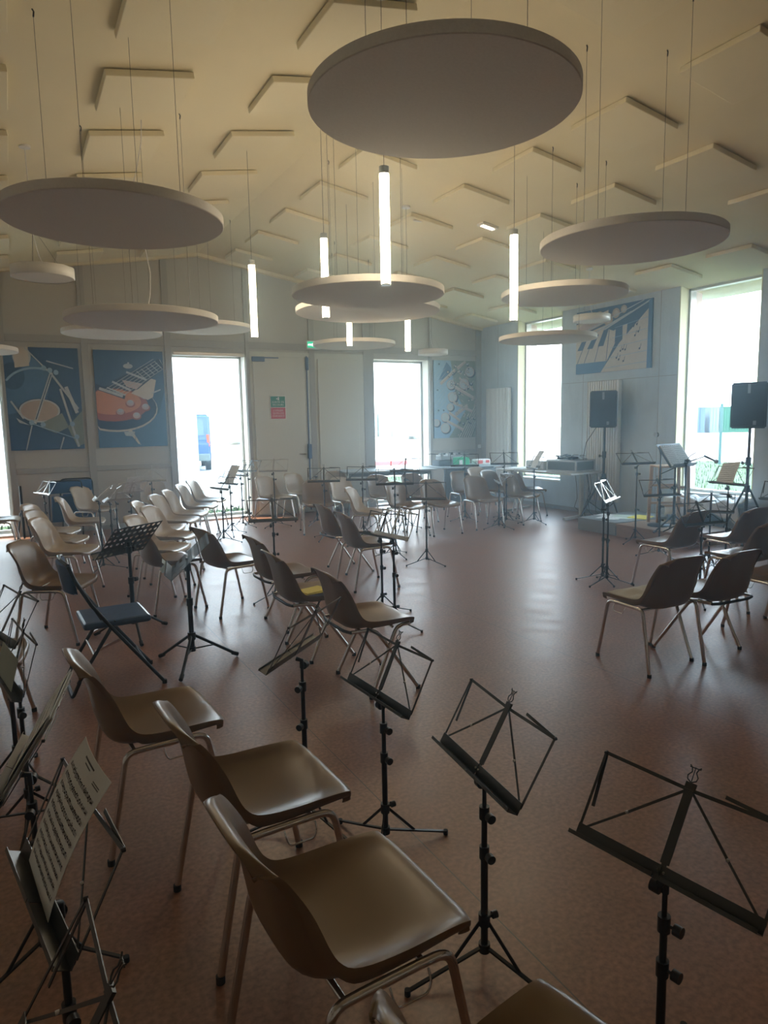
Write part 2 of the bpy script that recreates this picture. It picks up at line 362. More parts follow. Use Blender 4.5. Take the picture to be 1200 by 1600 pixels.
# blind housing over the second window
tag(MB().bx(2.37, 3.54, WB0-.05, WB0-.006, 2.70, 2.76, M_FRAME, bev=.008).build('blind_rail'), 'slim grey blind housing above the tall window beside the door', 'blind')
def right_window(y0, y1, z0=.50):
    WN[0] += 1
    z1 = cz(WR0)+.0
    t = thing('window_%d' % WN[0], None, None, (WR0, y0, z0)); t['kind'] = 'structure'
    W, H = y1-y0, z1-z0
    f = MB()
    for a, b, e, g in ((0, .04, 0, H), (W-.04, W, 0, H), (0, W, 0, .05)): f.bx(.17, .29, a, b, e, g, M_FRAME, bev=.004)
    f.bx(.17, .29, 0, W, H-.06, H+.02, M_FRAME)
    f.build('window_frame', t)
    MB().bx(.225, .231, .035, W-.035, .045, H-.05, M_GLASS).build('pane', t)
    j = MB(); j.bx(0, .17, W-.012, W, 0, H, M_JAMB); j.bx(0, .17, 0, .012, 0, H, M_JAMB); j.build('lining', t)
    q = MB(); q.bx(.29, WR1-WR0, W-.012, W, 0, H-.05, M_OUTJ); q.bx(.29, WR1-WR0, 0, .012, 0, H-.05, M_OUTJ); q.build('outer_reveal', t)
    MB().bx(-.02, .2, 0, W, -.02, .012, M_JAMB2, bev=.004).build('window_sill', t)
    # lintel outside, towards the eaves
    return t
right_window(9.13, 10.31); right_window(5.57, 6.78)

# doors
dd = thing('door_1', None, None, (3.62, WB0, 0)); dd['kind'] = 'structure'
m = MB(); m.bx(.0, 1.08, -.03, .0, 0.01, 2.80, M_DOOR, bev=.004); m.build('door_frame', dd)
leaf = MB(); leaf.bx(.05, .98, -.055, -.028, .03, 2.72, M_DOOR, bev=.006); leaf = leaf.build('door_leaf', dd)
h = MB(); h.tube([(.93, -.055, 1.05), (.93, -.10, 1.05)], .009, M_CHROME); h.tube([(.935, -.10, 1.05), (.81, -.10, 1.05)], .010, M_CHROME); h.build('door_handle', leaf)
k = MB(); k.bx(.03, .25, -.10, -.055, 2.63, 2.71, M_BLUESW, bev=.008); k.bx(.20, .50, -.085, -.07, 2.685, 2.705, M_BLUESW); k.build('door_closer', leaf)
e = MB(); e.tube([(1.02, -.05, 2.74), (1.02, -.05, .05)], .013, M_BLUESW); e.bx(.99, 1.06, -.09, -.03, .96, 1.22, M_BLUESW, bev=.012); e.bx(1.0, 1.05, -.08, -.03, 2.5, 2.72, M_BLUESW, bev=.01); e.build('espagnolette', dd)
d2 = thing('door_2', None, None, (4.80, WB0, 0)); d2['kind'] = 'structure'
MB().bx(0, .96, -.03, .0, .01, 2.80, M_DOOR, bev=.004).build('door_frame', d2)
MB().bx(.05, .84, -.05, -.028, .03, 2.70, M_DOOR, bev=.006).build('door_leaf', d2)

# door sign
def text_mesh(s, size, m, align='CENTER', ext=.0006):
    cu = D.curves.new('t', 'FONT'); cu.body = s; cu.size = size; cu.align_x = align; cu.align_y = 'CENTER'; cu.extrude = ext
    o = D.objects.new('t', cu); COL.objects.link(o); bpy.context.view_layer.update()
    me = D.meshes.new_from_object(o.evaluated_get(bpy.context.evaluated_depsgraph_get())); D.objects.remove(o); me.materials.clear(); me.materials.append(m); return me
def put_text(s, size, m, parent, loc, rot=(R(90), 0, 0), name='lettering', align='CENTER', squeeze=1.0):
    o = link(name, text_mesh(s, size, m, align), parent, loc); o.rotation_euler = rot; o.scale = (squeeze, 1, 1); return o
M_SG = mat('sign_green', (.03, .26, .20), .5); M_SR = mat('sign_red', (.62, .10, .16), .5)
sg = thing('door_sign', 'white-edged sign on the grey door, green above and red below', 'sign', (4.085, WB0-.062, 1.86))
bd = MB(); bd.box((0, 0, 0), (.285, .005, .41), M_WHITE, bev=.002); bd.build('sign_board', sg)
g = MB(); g.bx(-.13, .13, -.0045, -.0025, .008, .19, M_SG); g.build('green_field', sg)
g = MB(); g.bx(-.13, .13, -.0045, -.0025, -.19, -.002, M_SR); g.build('red_field', sg)
put_text('SORTIE DE', .048, M_WHITE, sg, (0, -.006, .092), squeeze=.98); put_text('SECOURS', .048, M_WHITE, sg, (0, -.006, .045))
ic = MB(); ic.bx(0, .022, -.0065, -.0045, .125, .178, M_WHITE); ic.poly([(-.035, -.0065, .15), (-.008, -.0065, .13), (-.008, -.0065, .17)], M_WHITE); ic.build('pictogram', sg)
put_text("L'UTILISER", .042, M_WHITE, sg, (0, -.006, -.052), squeeze=.95); put_text("QU'EN CAS", .042, M_WHITE, sg, (0, -.006, -.098), squeeze=.95); put_text("D'URGENCE", .042, M_WHITE, sg, (0, -.006, -.144), squeeze=.95)
# exit sign
es = thing('exit_sign', 'small lit green exit sign above the door post', 'sign', (4.77, WB0-.05, 2.935))
MB().box((0, 0, 0), (.25, .06, .14), M_WHITE, bev=.006).build('sign_case', es)
MB().bx(-.115, .115, -.034, -.031, -.05, .055, M_EXITG).build('lit_face', es)
a = MB(); y = -.036
a.bx(-.10, -.02, y, y+.001, -.012, .012, M_EXITW); a.poly([(-.02, y, -.03), (.02, y, 0), (-.02, y, .03)], M_EXITW); a.bx(.05, .095, y, y+.001, -.04, .045, M_EXITW); a.cyl((.035, y, .03), .009, .001, M_EXITW, 10, 'Y'); a.bx(.02, .045, y, y+.001, -.04, .015, M_EXITW)
a.build('pictogram', es)
# wall socket near the corner and small knobs
for i, (x, z, lab) in enumerate(((8.34, 1.05, 'small white switch plate on the corner post right of the saxophone picture'),)):
    tag(MB().box((x, WB0-.044, z), (.07, .014, .07), M_WHITE, bev=.004).build('light_switch'), lab, 'switch')
tag(MB().cyl((8.385, 7.10, 1.32), .035, .03, M_GREY, 20, 'X').build('wall_button'), 'round grey button on the concrete wall left of the right window', 'switch')

# ------------------------------------------------------------------ posters
def poster(name, label, origin, ux, W, H, nrm, paint):
    """canvas on the wall; paint(P) draws flat printed shapes in 0..1 picture coordinates"""
    t = thing(name, label, 'picture', origin)
    ux = Vector(ux); nn = Vector(nrm)
    b = MB(); rot = Matrix(((ux.x, -nn.x, 0), (ux.y, -nn.y, 0), (0, 0, 1)))
    b.box(ux*(W/2)+Vector((0, 0, H/2))+nn*.012, (W, .024, H), paint.bg, rot=rot); b.build('canvas', t)
    p = MB(); cnt = [0]
    def P(m, pts):
        cnt[0] += 1; off = .0245+cnt[0]*.00012
        q = [(min(max(u, 0), 1), min(max(v, 0), 1)) for u, v in pts]
        p.poly([ux*(u*W)+Vector((0, 0, v*H))+nn*off for u, v in q], m)
    paint(P)
    p.build('printed_picture', t)
    return t
def line(P, m, a, b, w, asp=1.4):
    dx, dy = (b[0]-a[0]), (b[1]-a[1])*asp; L = math.hypot(dx, dy) or 1; nx, ny = -dy/L*w/2, dx/L*w/2/asp
    P(m, [(a[0]+nx, a[1]+ny), (b[0]+nx, b[1]+ny), (b[0]-nx, b[1]-ny), (a[0]-nx, a[1]-ny)])
def ell(P, m, cx, cy_, rx, ry, rot=0, n=28, a0=0, a1=360):
    pts = []
    for k in range(n+1 if a1-a0 < 360 else n):
        t = R(a0+(a1-a0)*k/n); x, y = rx*math.cos(t), ry*math.sin(t); pts.append((cx+x*math.cos(rot)-y*math.sin(rot), cy_+x*math.sin(rot)+y*math.cos(rot)))
    P(m, pts)
def arc(P, m, cx, cy_, rx, ry, w, a0, a1, n=24):
    for k in range(n):
        t0, t1 = R(a0+(a1-a0)*k/n), R(a0+(a1-a0)*(k+1)/n)
        P(m, [(cx+rx*math.cos(t0), cy_+ry*math.sin(t0)), (cx+rx*math.cos(t1), cy_+ry*math.sin(t1)), (cx+(rx-w)*math.cos(t1), cy_+(ry-w*.7)*math.sin(t1)), (cx+(rx-w)*math.cos(t0), cy_+(ry-w*.7)*math.sin(t0))])
pr = lambda n, c: mat('print_'+n, c, .55, noise=.06, nscale=14)
NAVY, MIDB, PALEB, SILV, TAN, ORG, DORG, DBL, PINK, CREAM, OLIVE = pr('navy', (.05, .12, .25)), pr('mid_blue', (.09, .21, .39)), pr('pale_blue', (.30, .48, .62)), pr('silver', (.50, .56, .58)), pr('drumhead', (.50, .42, .36)), pr('orange', (.62, .27, .13)), pr('dark_orange', (.38, .10, .06)), pr('dark_blue', (.02, .05, .13)), pr('rose', (.55, .46, .44)), pr('cream', (.62, .58, .52)), pr('olive', (.24, .30, .28))
def drums(P):
    P(MIDB, [(0, .35), (.5, .42), (.62, .75), (.3, .95), (0, .95)]); ell(P, NAVY, .1, .72, .16, .13); ell(P, SILV, .24, .91, .12, .1)
    P(CREAM, [(.14, .80), (.33, .82), (.33, 1), (.14, 1)])
    arc(P, PALEB, .40, .55, .46, .26, .03, 60, 150)
    ell(P, NAVY, .42, .38, .29, .125); ell(P, SILV, .42, .385, .275, .115); ell(P, TAN, .42, .385, .25, .10)
    P(OLIVE, [(.45, .27), (.72, .36), (.80, .22), (.62, .16), (.42, .22)]); P(SILV, [(.1, .32), (.26, .25), (.3, .24), (.14, .27)])
    P(OLIVE, [(.78, .22), (1, .38), (1, .05), (.9, .02)])
    for a_, b_, w_ in (((.28, 1), (.62, .74), .02), ((.62, .76), (.34, .26), .045), ((.62, .74), (.95, .40), .03), ((.72, .60), (.92, .02), .03), ((.05, .48), (.2, .31), .025), ((.30, .24), (.2, .0), .018), ((.72, .12), (.66, .0), .02), ((.56, .87), (.92, .80), .018), ((.80, .62), (.93, .36), .05)): line(P, SILV, a_, b_, w_)
    for cx, cy_ in ((.6, .78), (.68, .76), (.52, .8), (.3, .27), (.45, .25), (.85, .25), (.9, .12)): ell(P, PALEB, cx, cy_, .035, .025)
    line(P, PALEB, (0.3, .26), (.9, .10), .012); line(P, NAVY, (.61, .74), (.36, .30), .012)
drums.bg = NAVY
def guitar(P):
    P(MIDB, [(0, .18), (.9, .35), (1, .6), (1, 0), (0, 0)])
    ell(P, CREAM, .28, .40, .60, .24); ell(P, DBL, .28, .41, .585, .23); ell(P, DORG, .24, .44, .50, .17); ell(P, ORG, .22, .47, .42, .13)
    P(DBL, [(0, .66), (0, .60), (.4, .50), (.42, .54)])
    P(PALEB, [(.55, .56), (.80, .66), (.86, .70), (.83, .56), (.74, .50), (.68, .50)])
    P(CREAM, [(.50, .56), (.78, .72), (.88, .70), (.82, .52), (.74, .49)])
    P(DBL, [(.22, .68), (.93, .92), (1, .88), (1, .82), (.60, .60), (.42, .58)])
    P(PINK, [(.38, .70), (.68, .66), (.58, .60), (.44, .63)])
    for k in range(6): line(P, SILV, (.14+.05*k, .60-.012*k), (.86+.028*k, .92-.02*k), .007)
    for k in range(6): line(P, SILV, (.60+.07*k, .79+.025*k), (.74+.06*k, .70+.03*k), .010)
    for a_, b_, w_ in (((.24, .68), (.50, .59), .03), ((.16, .62), (.42, .54), .02), ((.45, .78), (.74, .70), .03), ((.94, .60), (.80, .56), .02), ((.05, .61), (.38, .53), .04)): line(P, SILV, a_, b_, w_)
    ell(P, SILV, .48, .84, .07, .025); line(P, SILV, (.48, .84), (.49, .88), .025)
    for cx, cy_ in ((.48, .46), (.70, .42), (.33, .37), (.56, .33)): ell(P, DORG, cx+.0, cy_-.012, .07, .036); ell(P, PINK, cx, cy_, .055, .032); ell(P, SILV, cx, cy_+.012, .035, .02)
    P(CREAM, [(.42, .17), (.48, .175), (.60, .02), (.56, .03)]); P(SILV, [(.36, .16), (.52, .16), (.50, .11), (.38, .12)])
    for k in range(7): line(P, MIDB, (.55+.06*k, .20), (.50+.08*k, 0), .006)
guitar.bg = NAVY
def sax(P):
    P(PALEB, [(0, 0), (.5, 0), (.55, .5), (.4, 1), (0, 1)]); P(MIDB, [(.12, .75), (.3, .98), (.42, .9), (.34, .76)])
    P(OLIVE, [(.4, 1), (1, 1), (1, 0), (.35, 0), (.75, .35), (.5, .6)])
    for k in range(9): line(P, SILV, (0, .30+.06*k), (.28, .48+.06*k), .006)
    for k in range(6): line(P, CREAM, (.60+.055*k, 0), (1.0, .30-.05*k+.12), .02); line(P, DBL, (.63+.055*k, 0), (1.0, .26-.05*k+.12), .01)
    for cx, cy_, rx in ((.40, .69, .10), (.44, .53, .11), (.38, .40, .08), (.26, .27, .10), (.26, .13, .11), (.86, .86, .11), (.72, .70, .12), (.05, .2, .08)): ell(P, DBL, cx+.02, cy_-.012, rx*1.1, rx*.62); ell(P, PINK, cx, cy_, rx, rx*.6); ell(P, SILV, cx, cy_, rx*.82, rx*.5)
    for a_, b_, w_ in (((.45, .46), (.92, .34), .05), ((.5, .66), (.95, .52), .06), ((.3, .22), (.7, .10), .05), ((.15, .70), (.5, .88), .06), ((.55, .9), (.75, 1), .07), ((.60, .78), (.95, .62), .04), ((.35, .33), (.62, .22), .05), ((.50, .30), (.80, .42), .07)): line(P, PINK, a_, b_, w_); line(P, CREAM, (a_[0], a_[1]+.012), (b_[0], b_[1]+.012), w_*.3)
    for cx, cy_ in ((.5, .93), (.62, .86), (.45, .83), (.8, .95), (.9, .7), (.6, .58), (.8, .25), (.7, .18)): ell(P, DBL, cx, cy_, .035, .022); ell(P, SILV, cx-.01, cy_+.005, .02, .012)
    for cx, cy_ in ((.12, .95), (.08, .62), (.1, .36), (.22, .36)): ell(P, DBL, cx, cy_, .018, .011)
sax.bg = PALEB
_sax0 = sax
def sax(P):
    _sax0(P); rn = random.Random(21)
    for i in range(70):
        u = rn.uniform(.30, .98); v = rn.uniform(.02, .98)
        if u < .5 and v < .5: continue
        m = (CREAM, PINK, SILV, DBL, TAN)[i % 5]; a = rn.choice((.9, 1.0, -.5)); l = rn.uniform(.03, .09)
        line(P, m, (u, v), (u+l*math.cos(a), v+l*math.sin(a)*.7), rn.uniform(.008, .022))
        if i % 4 == 0: ell(P, DBL, u, v, .028, .018); ell(P, CREAM, u, v, .020, .013)
sax.bg = PALEB
def piano(P):
    P(MIDB, [(0, .17), (0, 0), (.36, 0), (.44, .17)])
    P(CREAM, [(0, .17), (.44, .17), (.62, .62), (.5, .75), (0, .60)])
    for a_, b_ in (((0.02, .17), (.10, .40)), ((.12, .17), (.20, .42)), ((.27, .17), (.33, .44)), ((.43, .17), (.47, .72))): line(P, NAVY, a_, b_, .008, .65)
    for x0, y0, x1, y1, w_ in ((.02, .38, .10, .56, .08), (.16, .39, .26, .60, .08), (.31, .41, .40, .68, .08), (.54, .44, .56, .80, .09)): P(NAVY, [(x0, y0), (x0+w_, y0), (x1+w_*.8, y1), (x1, y1)])
    P(NAVY, [(.38, .70), (1, 1), (1, .60), (.78, .60), (.70, .48), (.62, .46), (.60, .66), (.52, .62)]); P(CREAM, [(.64, .68), (.70, .69), (.69, .52), (.64, .46)])
    P(CREAM, [(0, .60), (0, .80), (.45, .95), (.45, .78)]); P(PINK, [(.04, .62), (.3, .72), (.5, .88), (.3, .92), (0, .72)])
    for cx, cy_, rx in ((.45, .80, .06), (.55, .88, .05), (.65, .92, .04), (.33, .88, .05), (.2, .82, .05)): ell(P, TAN, cx, cy_, rx, rx*1.5); ell(P, CREAM, cx, cy_, rx*.6, rx*.9)
    for a_, b_ in (((.1, .66), (.9, 1.0)), ((.2, .60), (.75, .86)), ((.40, .66), (.98, .98))): line(P, SILV, a_, b_, .016, .65)
    P(CREAM, [(.36, 0), (.95, 0), (.97, .88), (.60, .42)])
    for k in range(5): line(P, PALEB, (.42+.03*k, .06+.15*k), (.95, .10+.16*k), .004, .65)
    for cx, cy_ in ((.62, .30), (.65, .32), (.68, .31), (.57, .20), (.6, .17), (.66, .14), (.75, .62), (.78, .64), (.82, .66), (.84, .55), (.8, .5), (.86, .3)): ell(P, DBL, cx, cy_, .010, .016); line(P, DBL, (cx+.008, cy_), (cx+.02, cy_+.07), .005, .65)
    P(MIDB, [(.95, 0), (1, 0), (1, 1), (.96, .97)])
piano.bg = NAVY
# backing board round each back-wall poster
for x0, nm in ((.0, 'drum'), (1.19, 'guitar'), (7.27, 'saxophone')): pass
poster('poster', 'dark blue poster of a snare drum and cymbal stands at far left', (-.01, WB0-.012, 1.27), (1, 0, 0), .99, 1.49, (0, -1, 0), drums)
poster('poster', 'dark blue poster of an orange sunburst electric guitar', (1.19, WB0-.012, 1.27), (1, 0, 0), 1.02, 1.48, (0, -1, 0), guitar)
poster('poster', 'pale poster of saxophone keys near the room corner', (7.27, WB0-.012, 1.24), (1, 0, 0), .98, 1.50, (0, -1, 0), sax)
poster('poster', 'wide poster of piano keys and a clarinet high on the concrete wall', (WR0, 8.77, 2.30), (0, -1, 0), 1.54, 1.0, (-1, 0, 0), piano)

# ------------------------------------------------------------------ radiators
def radiator(label, y0, y1, z0, z1):
    t = thing('radiator', label, 'radiator', (WR0-.004, (y0+y1)/2, z0)); W, H = y1-y0, z1-z0
    b = MB(); n = int(W/.047)
    for i in range(n):
        y = -W/2+(i+.5)*W/n; b.bx(-.085, -.03, y-.017, y+.017, .0, H, M_WHITE, bev=.006)
    b.bx(-.06, -.035, -W/2, W/2, .02, H-.02, M_WHITE); b.build('fins', t)
    s_ = MB(); s_.bx(-.09, -.02, -W/2-.012, -W/2, 0, H, M_WHITE); s_.bx(-.09, -.02, W/2, W/2+.012, 0, H, M_WHITE); s_.build('side_cover', t)
    v = MB(); v.bx(-.03, 0, -.1, .1, .2, .24, M_GREY); v.bx(-.03, 0, -.1, .1, H-.24, H-.2, M_GREY); v.build('bracket', t)
radiator('tall white ribbed radiator in the corner right of the saxophone picture', 10.47, 11.14, .25, 2.18)
radiator('tall white ribbed radiator behind the loudspeaker under the piano picture', 7.78, 8.42, .25, 2.16)

# ------------------------------------------------------------------ ceiling: square panels
ORD = ['first', 'second', 'third', 'fourth', 'fifth', 'sixth', 'seventh', 'eighth', 'ninth', 'tenth', 'eleventh']
def ceil_panel(xa, ya, label, group):
    zc = cz(xa+.3); s_ = SL if xa < RX else -SL
    th = math.atan(s_)
    b = MB(); b.box((0, 0, -.028), (.60, .60, .045), M_PANEL, bev=.006)
    o = b.build('acoustic_panel', None, (xa+.30, ya+.30, zc-.002)); o.rotation_euler = (0, -th, 0)
    tag(o, label, 'ceiling panel', group)
ys = [2.98+1.083*i for i in range(8)]
cols = [(-1.62, 'left', 'fourth'), (-.44, 'left', 'third'), (.73, 'left', 'second'), (1.90, 'left', 'first'), (3.21, 'right', 'first'), (4.37, 'right', 'second'), (5.40, 'right', 'third'), (6.44, 'right', 'fourth'), (7.56, 'right', 'fifth')]
for xa, side, cn in cols:
    for i, ya in enumerate(ys[::-1]):
        if xa < .5 and ya < 4: continue
        if ya+.6 > WB0-.1: continue
        ceil_panel(xa, ya+.02, 'square panel, %s ceiling slope, %s line from the ridge, %s from back wall' % (side, cn, ORD[i]), 'square acoustic panels on the sloping ceiling')

# ------------------------------------------------------------------ ceiling: hanging round panels
def disc(x, y, z, label, r=.6, a0=20, cord=False, th=.052):
    t = thing('round_acoustic_panel', label, 'hanging panel', (x, y, z), 0, 'round acoustic panels hung from the ceiling')
    b = MB(); n_ = 96; pr_ = lambda rr, zz: [(rr*math.cos(2*PI*k/n_), rr*math.sin(2*PI*k/n_), zz) for k in range(n_)]
    b.poly(pr_(r-.004, 0)[::-1], M_DISC); b.poly(pr_(r-.004, th), M_DISC); b.lathe((0, 0, 0), [(r, .004), (r, th-.004)], M_DISC, n_)
    b.lathe((0, 0, 0), [(r-.004, 0), (r, .004)], M_DISC, n_); b.lathe((0, 0, 0), [(r, th-.004), (r-.004, th)], M_DISC, n_); b.build('panel_body', t)
    for k in range(4):
        a = R(a0+90*k); px, py = .38*math.cos(a), .38*math.sin(a); top = cz(x+px)-z-.004
        w_ = MB(); w_.tube([(px, py, th), (px, py, top-.03)], .0013, M_STEM, 5); w_ = w_.build('suspension_wire', t)
        hk = MB(); hk.tube([(px, py, top-.04), (px+.004, py, top-.012), (px-.004, py, top)], .0045, M_STEM, 6); hk.tube([(px, py, th-.002), (px, py, th+.02)], .005, M_STEM, 6); hk.build('wire_fixing', w_)
    if cord:
        top = cz(x)-z
        pts = [(.03+.05*math.sin(i*.9), .02*math.cos(i), th+(top-th)*i/9) for i in range(10)]
        MB().tube(pts, .004, M_WHITE, 6).build('cord', t)
disc(1.81, 2.75, 2.975, 'largest looking round grey panel hanging overhead at top centre', a0=35)
disc(.62, 4.32, 2.74, 'big round grey panel hanging at upper left with a loop of cable on top', a0=60)
disc(3.79, 3.47, 2.74, 'round grey panel hanging at upper right before the tall window', a0=10)
disc(4.84, 5.25, 2.76, 'round panel half hidden behind the right hand light tube', a0=30)
disc(2.58, 5.01, 2.58, 'round panel hanging in the centre directly behind the longest light tube', a0=15)
disc(3.38, 6.58, 2.72, 'round panel tucked just under and behind the centre panel', a0=50, r=.75)
disc(4.51, 9.24, 2.69, 'small looking round panel in front of the exit sign', a0=25)
disc(6.01, 6.80, 2.56, 'round panel crossing the head of the narrow window by the corner', a0=40)
disc(1.03, 6.04, 2.44, 'round panel at left with a white cord, above the guitar poster', a0=70, cord=True)
disc(1.24, 9.51, 2.75, 'round panel lowest of the left cluster, above the drum poster', a0=20)
disc(2.45, 9.56, 2.87, 'round panel with a warm lit rim beside the leftmost light tube', a0=65)
disc(-.43, 9.9, 2.53, 'round panel cut by the left edge over the drum poster', a0=30)
lp = MB()
for k in range(4): lp.tube([(.0+.03*math.cos(t*PI/6)*(1+.2*k)+.012*k, .35, .055+.05*math.sin(t*PI/6)) for t in range(7)], .0022, M_STEM, 5)
tag(lp.build('cable_coil', None, (.60, 4.35, 2.738)), 'small loop of dark cable on top of the upper left round panel', 'cable')

# ------------------------------------------------------------------ small round lamps
def drum_lamp(x, y, z, label, r=.245, h=.085, lit=False):
    t = thing('round_pendant_lamp', label, 'lamp', (x, y, z))
    b = MB(); b.lathe((0, 0, 0), [(r-.006, 0.0), (r, .003), (r, h), (r-.02, h+.004), (0, h+.004)], M_WHITE, 64); b.build('lamp_body', t)
    MB().cyl((0, 0, .006), r-.007, .004, M_DISC, 64).build('diffuser', t)
    top = cz(x)-z
    c_ = MB(); c_.tube([(.02, 0, h), (-.02, .01, h+.10), (-.05, .0, h+.25), (-.06, 0, top-.01)], .0035, M_WHITE, 6)
    for a in (0, 120, 240): c_.tube([(r*.6*math.cos(R(a)), r*.6*math.sin(R(a)), h), (-.05, 0, h+.32)], .001, M_STEM, 4)
    c_.build('cord', t)
    MB().cyl((-.06, 0, top-.012), .045, .024, M_WHITE, 24).build('ceiling_rose', t)
drum_lamp(.345, 6.62, 2.84, 'small round white pendant lamp at far left under the big panel')
drum_lamp(6.24, 9.83, 2.66, 'small round white pendant lamp before the saxophone picture')
drum_lamp(7.12, 7.17, 2.89, 'small round white pendant lamp before the piano picture')

# ------------------------------------------------------------------ vertical light tubes
def led(x, y, zb, label, L=.67):
    t = thing('tube_light', label, 'lamp', (x, y, zb), 0, 'vertical pendant tube lights')
    MB().cyl((0, 0, L/2), .031, L, M_LED, 24).build('glowing_tube', t)
    MB().cyl((0, 0, L+.022), .0315, .044, M_FRAME, 24).build('top_cap', t)
    MB().cyl((0, 0, -.004), .0312, .008, M_FRAME, 24).build('end_ring', t)
    top = cz(x)-zb
    MB().tube([(0, 0, L+.04), (0, 0, top-.02)], .0018, M_STEM, 5).build('cable', t)
    MB().cyl((0, 0, top-.014), .05, .022, M_WHITE, 24).build('ceiling_rose', t)
led(2.20, 4.02, 2.47, 'longest glowing tube light hanging at the centre')
led(3.72, 4.62, 2.40, 'glowing tube light hanging at right of the centre panels')
led(2.16, 6.62, 2.43, 'glowing tube light leftmost of all, before the door wall')
led(2.55, 5.78, 2.52, 'glowing tube light crossing the left part of the centre panel')
led(3.66, 7.62, 2.50, 'short looking glowing tube light under the left of the centre panel')
led(4.25, 7.25, 2.42, 'short looking glowing tube light under the right of the centre panel')

# emergency ceiling lights
def emerg(x, y, label):
    t = thing('emergency_light', label, 'lamp', (x, y, cz(x)-.002)); th = math.atan(SL if x < RX else -SL)
    a = MB().box((0, 0, -.014), (.23, .13, .028), M_WHITE, bev=.005).build('light_case', t); a.rotation_euler = (0, -th, 0)
    b = MB().box((0, 0, -.030), (.17, .05, .006), M_LEDW, bev=.002).build('lit_lens', t); b.rotation_euler = (0, -th, 0)
emerg(5.24, 7.0, 'small lit emergency light on the right ceiling slope')
emerg(1.22, 4.24, 'small lit emergency light cut by the top edge of the photo')
t = thing('ceiling_sensor', 'small white twin sensor on the right ceiling slope', 'sensor', (4.5, 7.4, cz(4.5)-.002))
MB().cyl((0, 0, -.02), .03, .04, M_WHITE, 16).build('base', t); MB().box((0, 0, -.05), (.12, .03, .03), M_WHITE, bev=.006).build('head', t)

# added haze volume standing in for veiling glare of the lens
vm = D.materials.new('lens_veil_haze'); vm.use_nodes = True; t = vm.node_tree; t.nodes.clear(); o = t.nodes.new('ShaderNodeOutputMaterial'); v = t.nodes.new('ShaderNodeVolumeScatter')
v.inputs['Color'].default_value = (.52, .80, 1.0, 1); v.inputs['Density'].default_value = .030; v.inputs['Anisotropy'].default_value = .75
t.links.new(v.outputs[0], o.inputs['Volume'])
tag(MB().bx(XL-.25, WR1+.05, YB-.25, WB1+.05, -.15, RZ+.2, vm).build('lens_veil_volume'), 'added thin bluish haze standing in for lens glare', 'haze', kind='stuff')
# ------------------------------------------------------------------ stacking chairs (local: x = sitter's right, y = forward)
def smooth_interp(tab, t):
    n = len(tab)-1; f = t*n; i = min(int(f), n-1); k = f-i
    p0, p1, p2, p3 = tab[max(i-1, 0)], tab[i], tab[i+1], tab[min(i+2, n)]
    return tuple(.5*((2*b)+(-a+c_)*k+(2*a-5*b+4*c_-d)*k*k+(-a+3*b-3*c_+d)*k**3) for a, b, c_, d in zip(p0, p1, p2, p3))
MID = [(.262, .396, .190), (.265, .412, .203), (.250, .426, .210), (.205, .428, .214), (.12, .420, .217), (.04, .408, .219), (-.04, .400, .217), (-.11, .400, .214), (-.155, .416, .211), (-.180, .452, .208), (-.192, .507, .204), (-.201, .560, .199), (-.212, .613, .194), (-.224, .66, .191), (-.237, .70, .187), (-.252, .732, .181), (-.270, .748, .172), (-.288, .750, .162)]
EDG = [(.250, .404), (.255, .420), (.244, .435), (.208, .444), (.135, .447), (.06, .448), (-.02, .451), (-.076, .462), (-.106, .487), (-.124, .520), (-.138, .557), (-.152, .594), (-.169, .629), (-.188, .662), (-.207, .692), (-.229, .717), (-.254, .738), (-.278, .748)]
def shell_mesh(m):
    NU, NV = 44, 20; bm = bmesh.new(); g = []
    for i in range(NU+1):
        t = i/NU; a = smooth_interp(MID, t); e = smooth_interp(EDG, t); row = []
        for j in range(NV+1):
            v = -1+2*j/NV; w_ = abs(v)**4.0
            # soften the four corners of the outline
            c1 = max(0, (t-.86)/.14)
            y = a[0]*(1-w_)+e[0]*w_; z = a[1]*(1-w_)+e[1]*w_; x = a[2]*math.sin(v*PI/2*.96)/math.sin(PI/2*.96)
            x = a[2]*v
            z -= .016*(1-v*v)*max(0, 1-abs(t-.33)/.3)*.4
            if c1: k = abs(v)**5*c1; z -= .050*k; y += .018*k; x *= 1-.06*k
            c0 = max(0, 1-t/.14); k = max(0, (abs(v)-.72)/.28)**2*c0; y -= .030*k; z += .012*k*c0
            row.append((x, y, z))
        # rolled-down skirt along both side edges
        sk = .020+.022*max(0, 1-abs(t-.40)/.28) if t < .9 else .020*(1-t)/.1
        ba = min(1, max(0, (t-.42)/.16)); dv = (0, -sk*ba, -sk*(1-ba*.85))
        l0, r0 = row[0], row[-1]
        e = [(l0[0]+.001, l0[1]+dv[1]*.5, l0[2]+dv[2]*.5), (l0[0]+.006, l0[1]+dv[1], l0[2]+dv[2])]
        f = [(r0[0]-.001, r0[1]+dv[1]*.5, r0[2]+dv[2]*.5), (r0[0]-.006, r0[1]+dv[1], r0[2]+dv[2])]
        g.append([bm.verts.new(p) for p in e[::-1]+row+f])
    for i in range(NU):
        for j in range(NV+4): bm.faces.new((g[i][j], g[i][j+1], g[i+1][j+1], g[i+1][j])).smooth = True
    me = D.meshes.new('shell'); bm.to_mesh(me); bm.free(); me.materials.append(m)
    o = link('shell_tmp', me); so_ = o.modifiers.new('s', 'SOLIDIFY'); so_.thickness = .006; so_.offset = 1
    bv = o.modifiers.new('b', 'BEVEL'); bv.width = .002; bv.segments = 2; bv.limit_method = 'ANGLE'; bv.angle_limit = R(50)
    bake(o); me = o.data; D.objects.remove(o); me.polygons.foreach_set('use_smooth', [True]*len(me.polygons)); return me
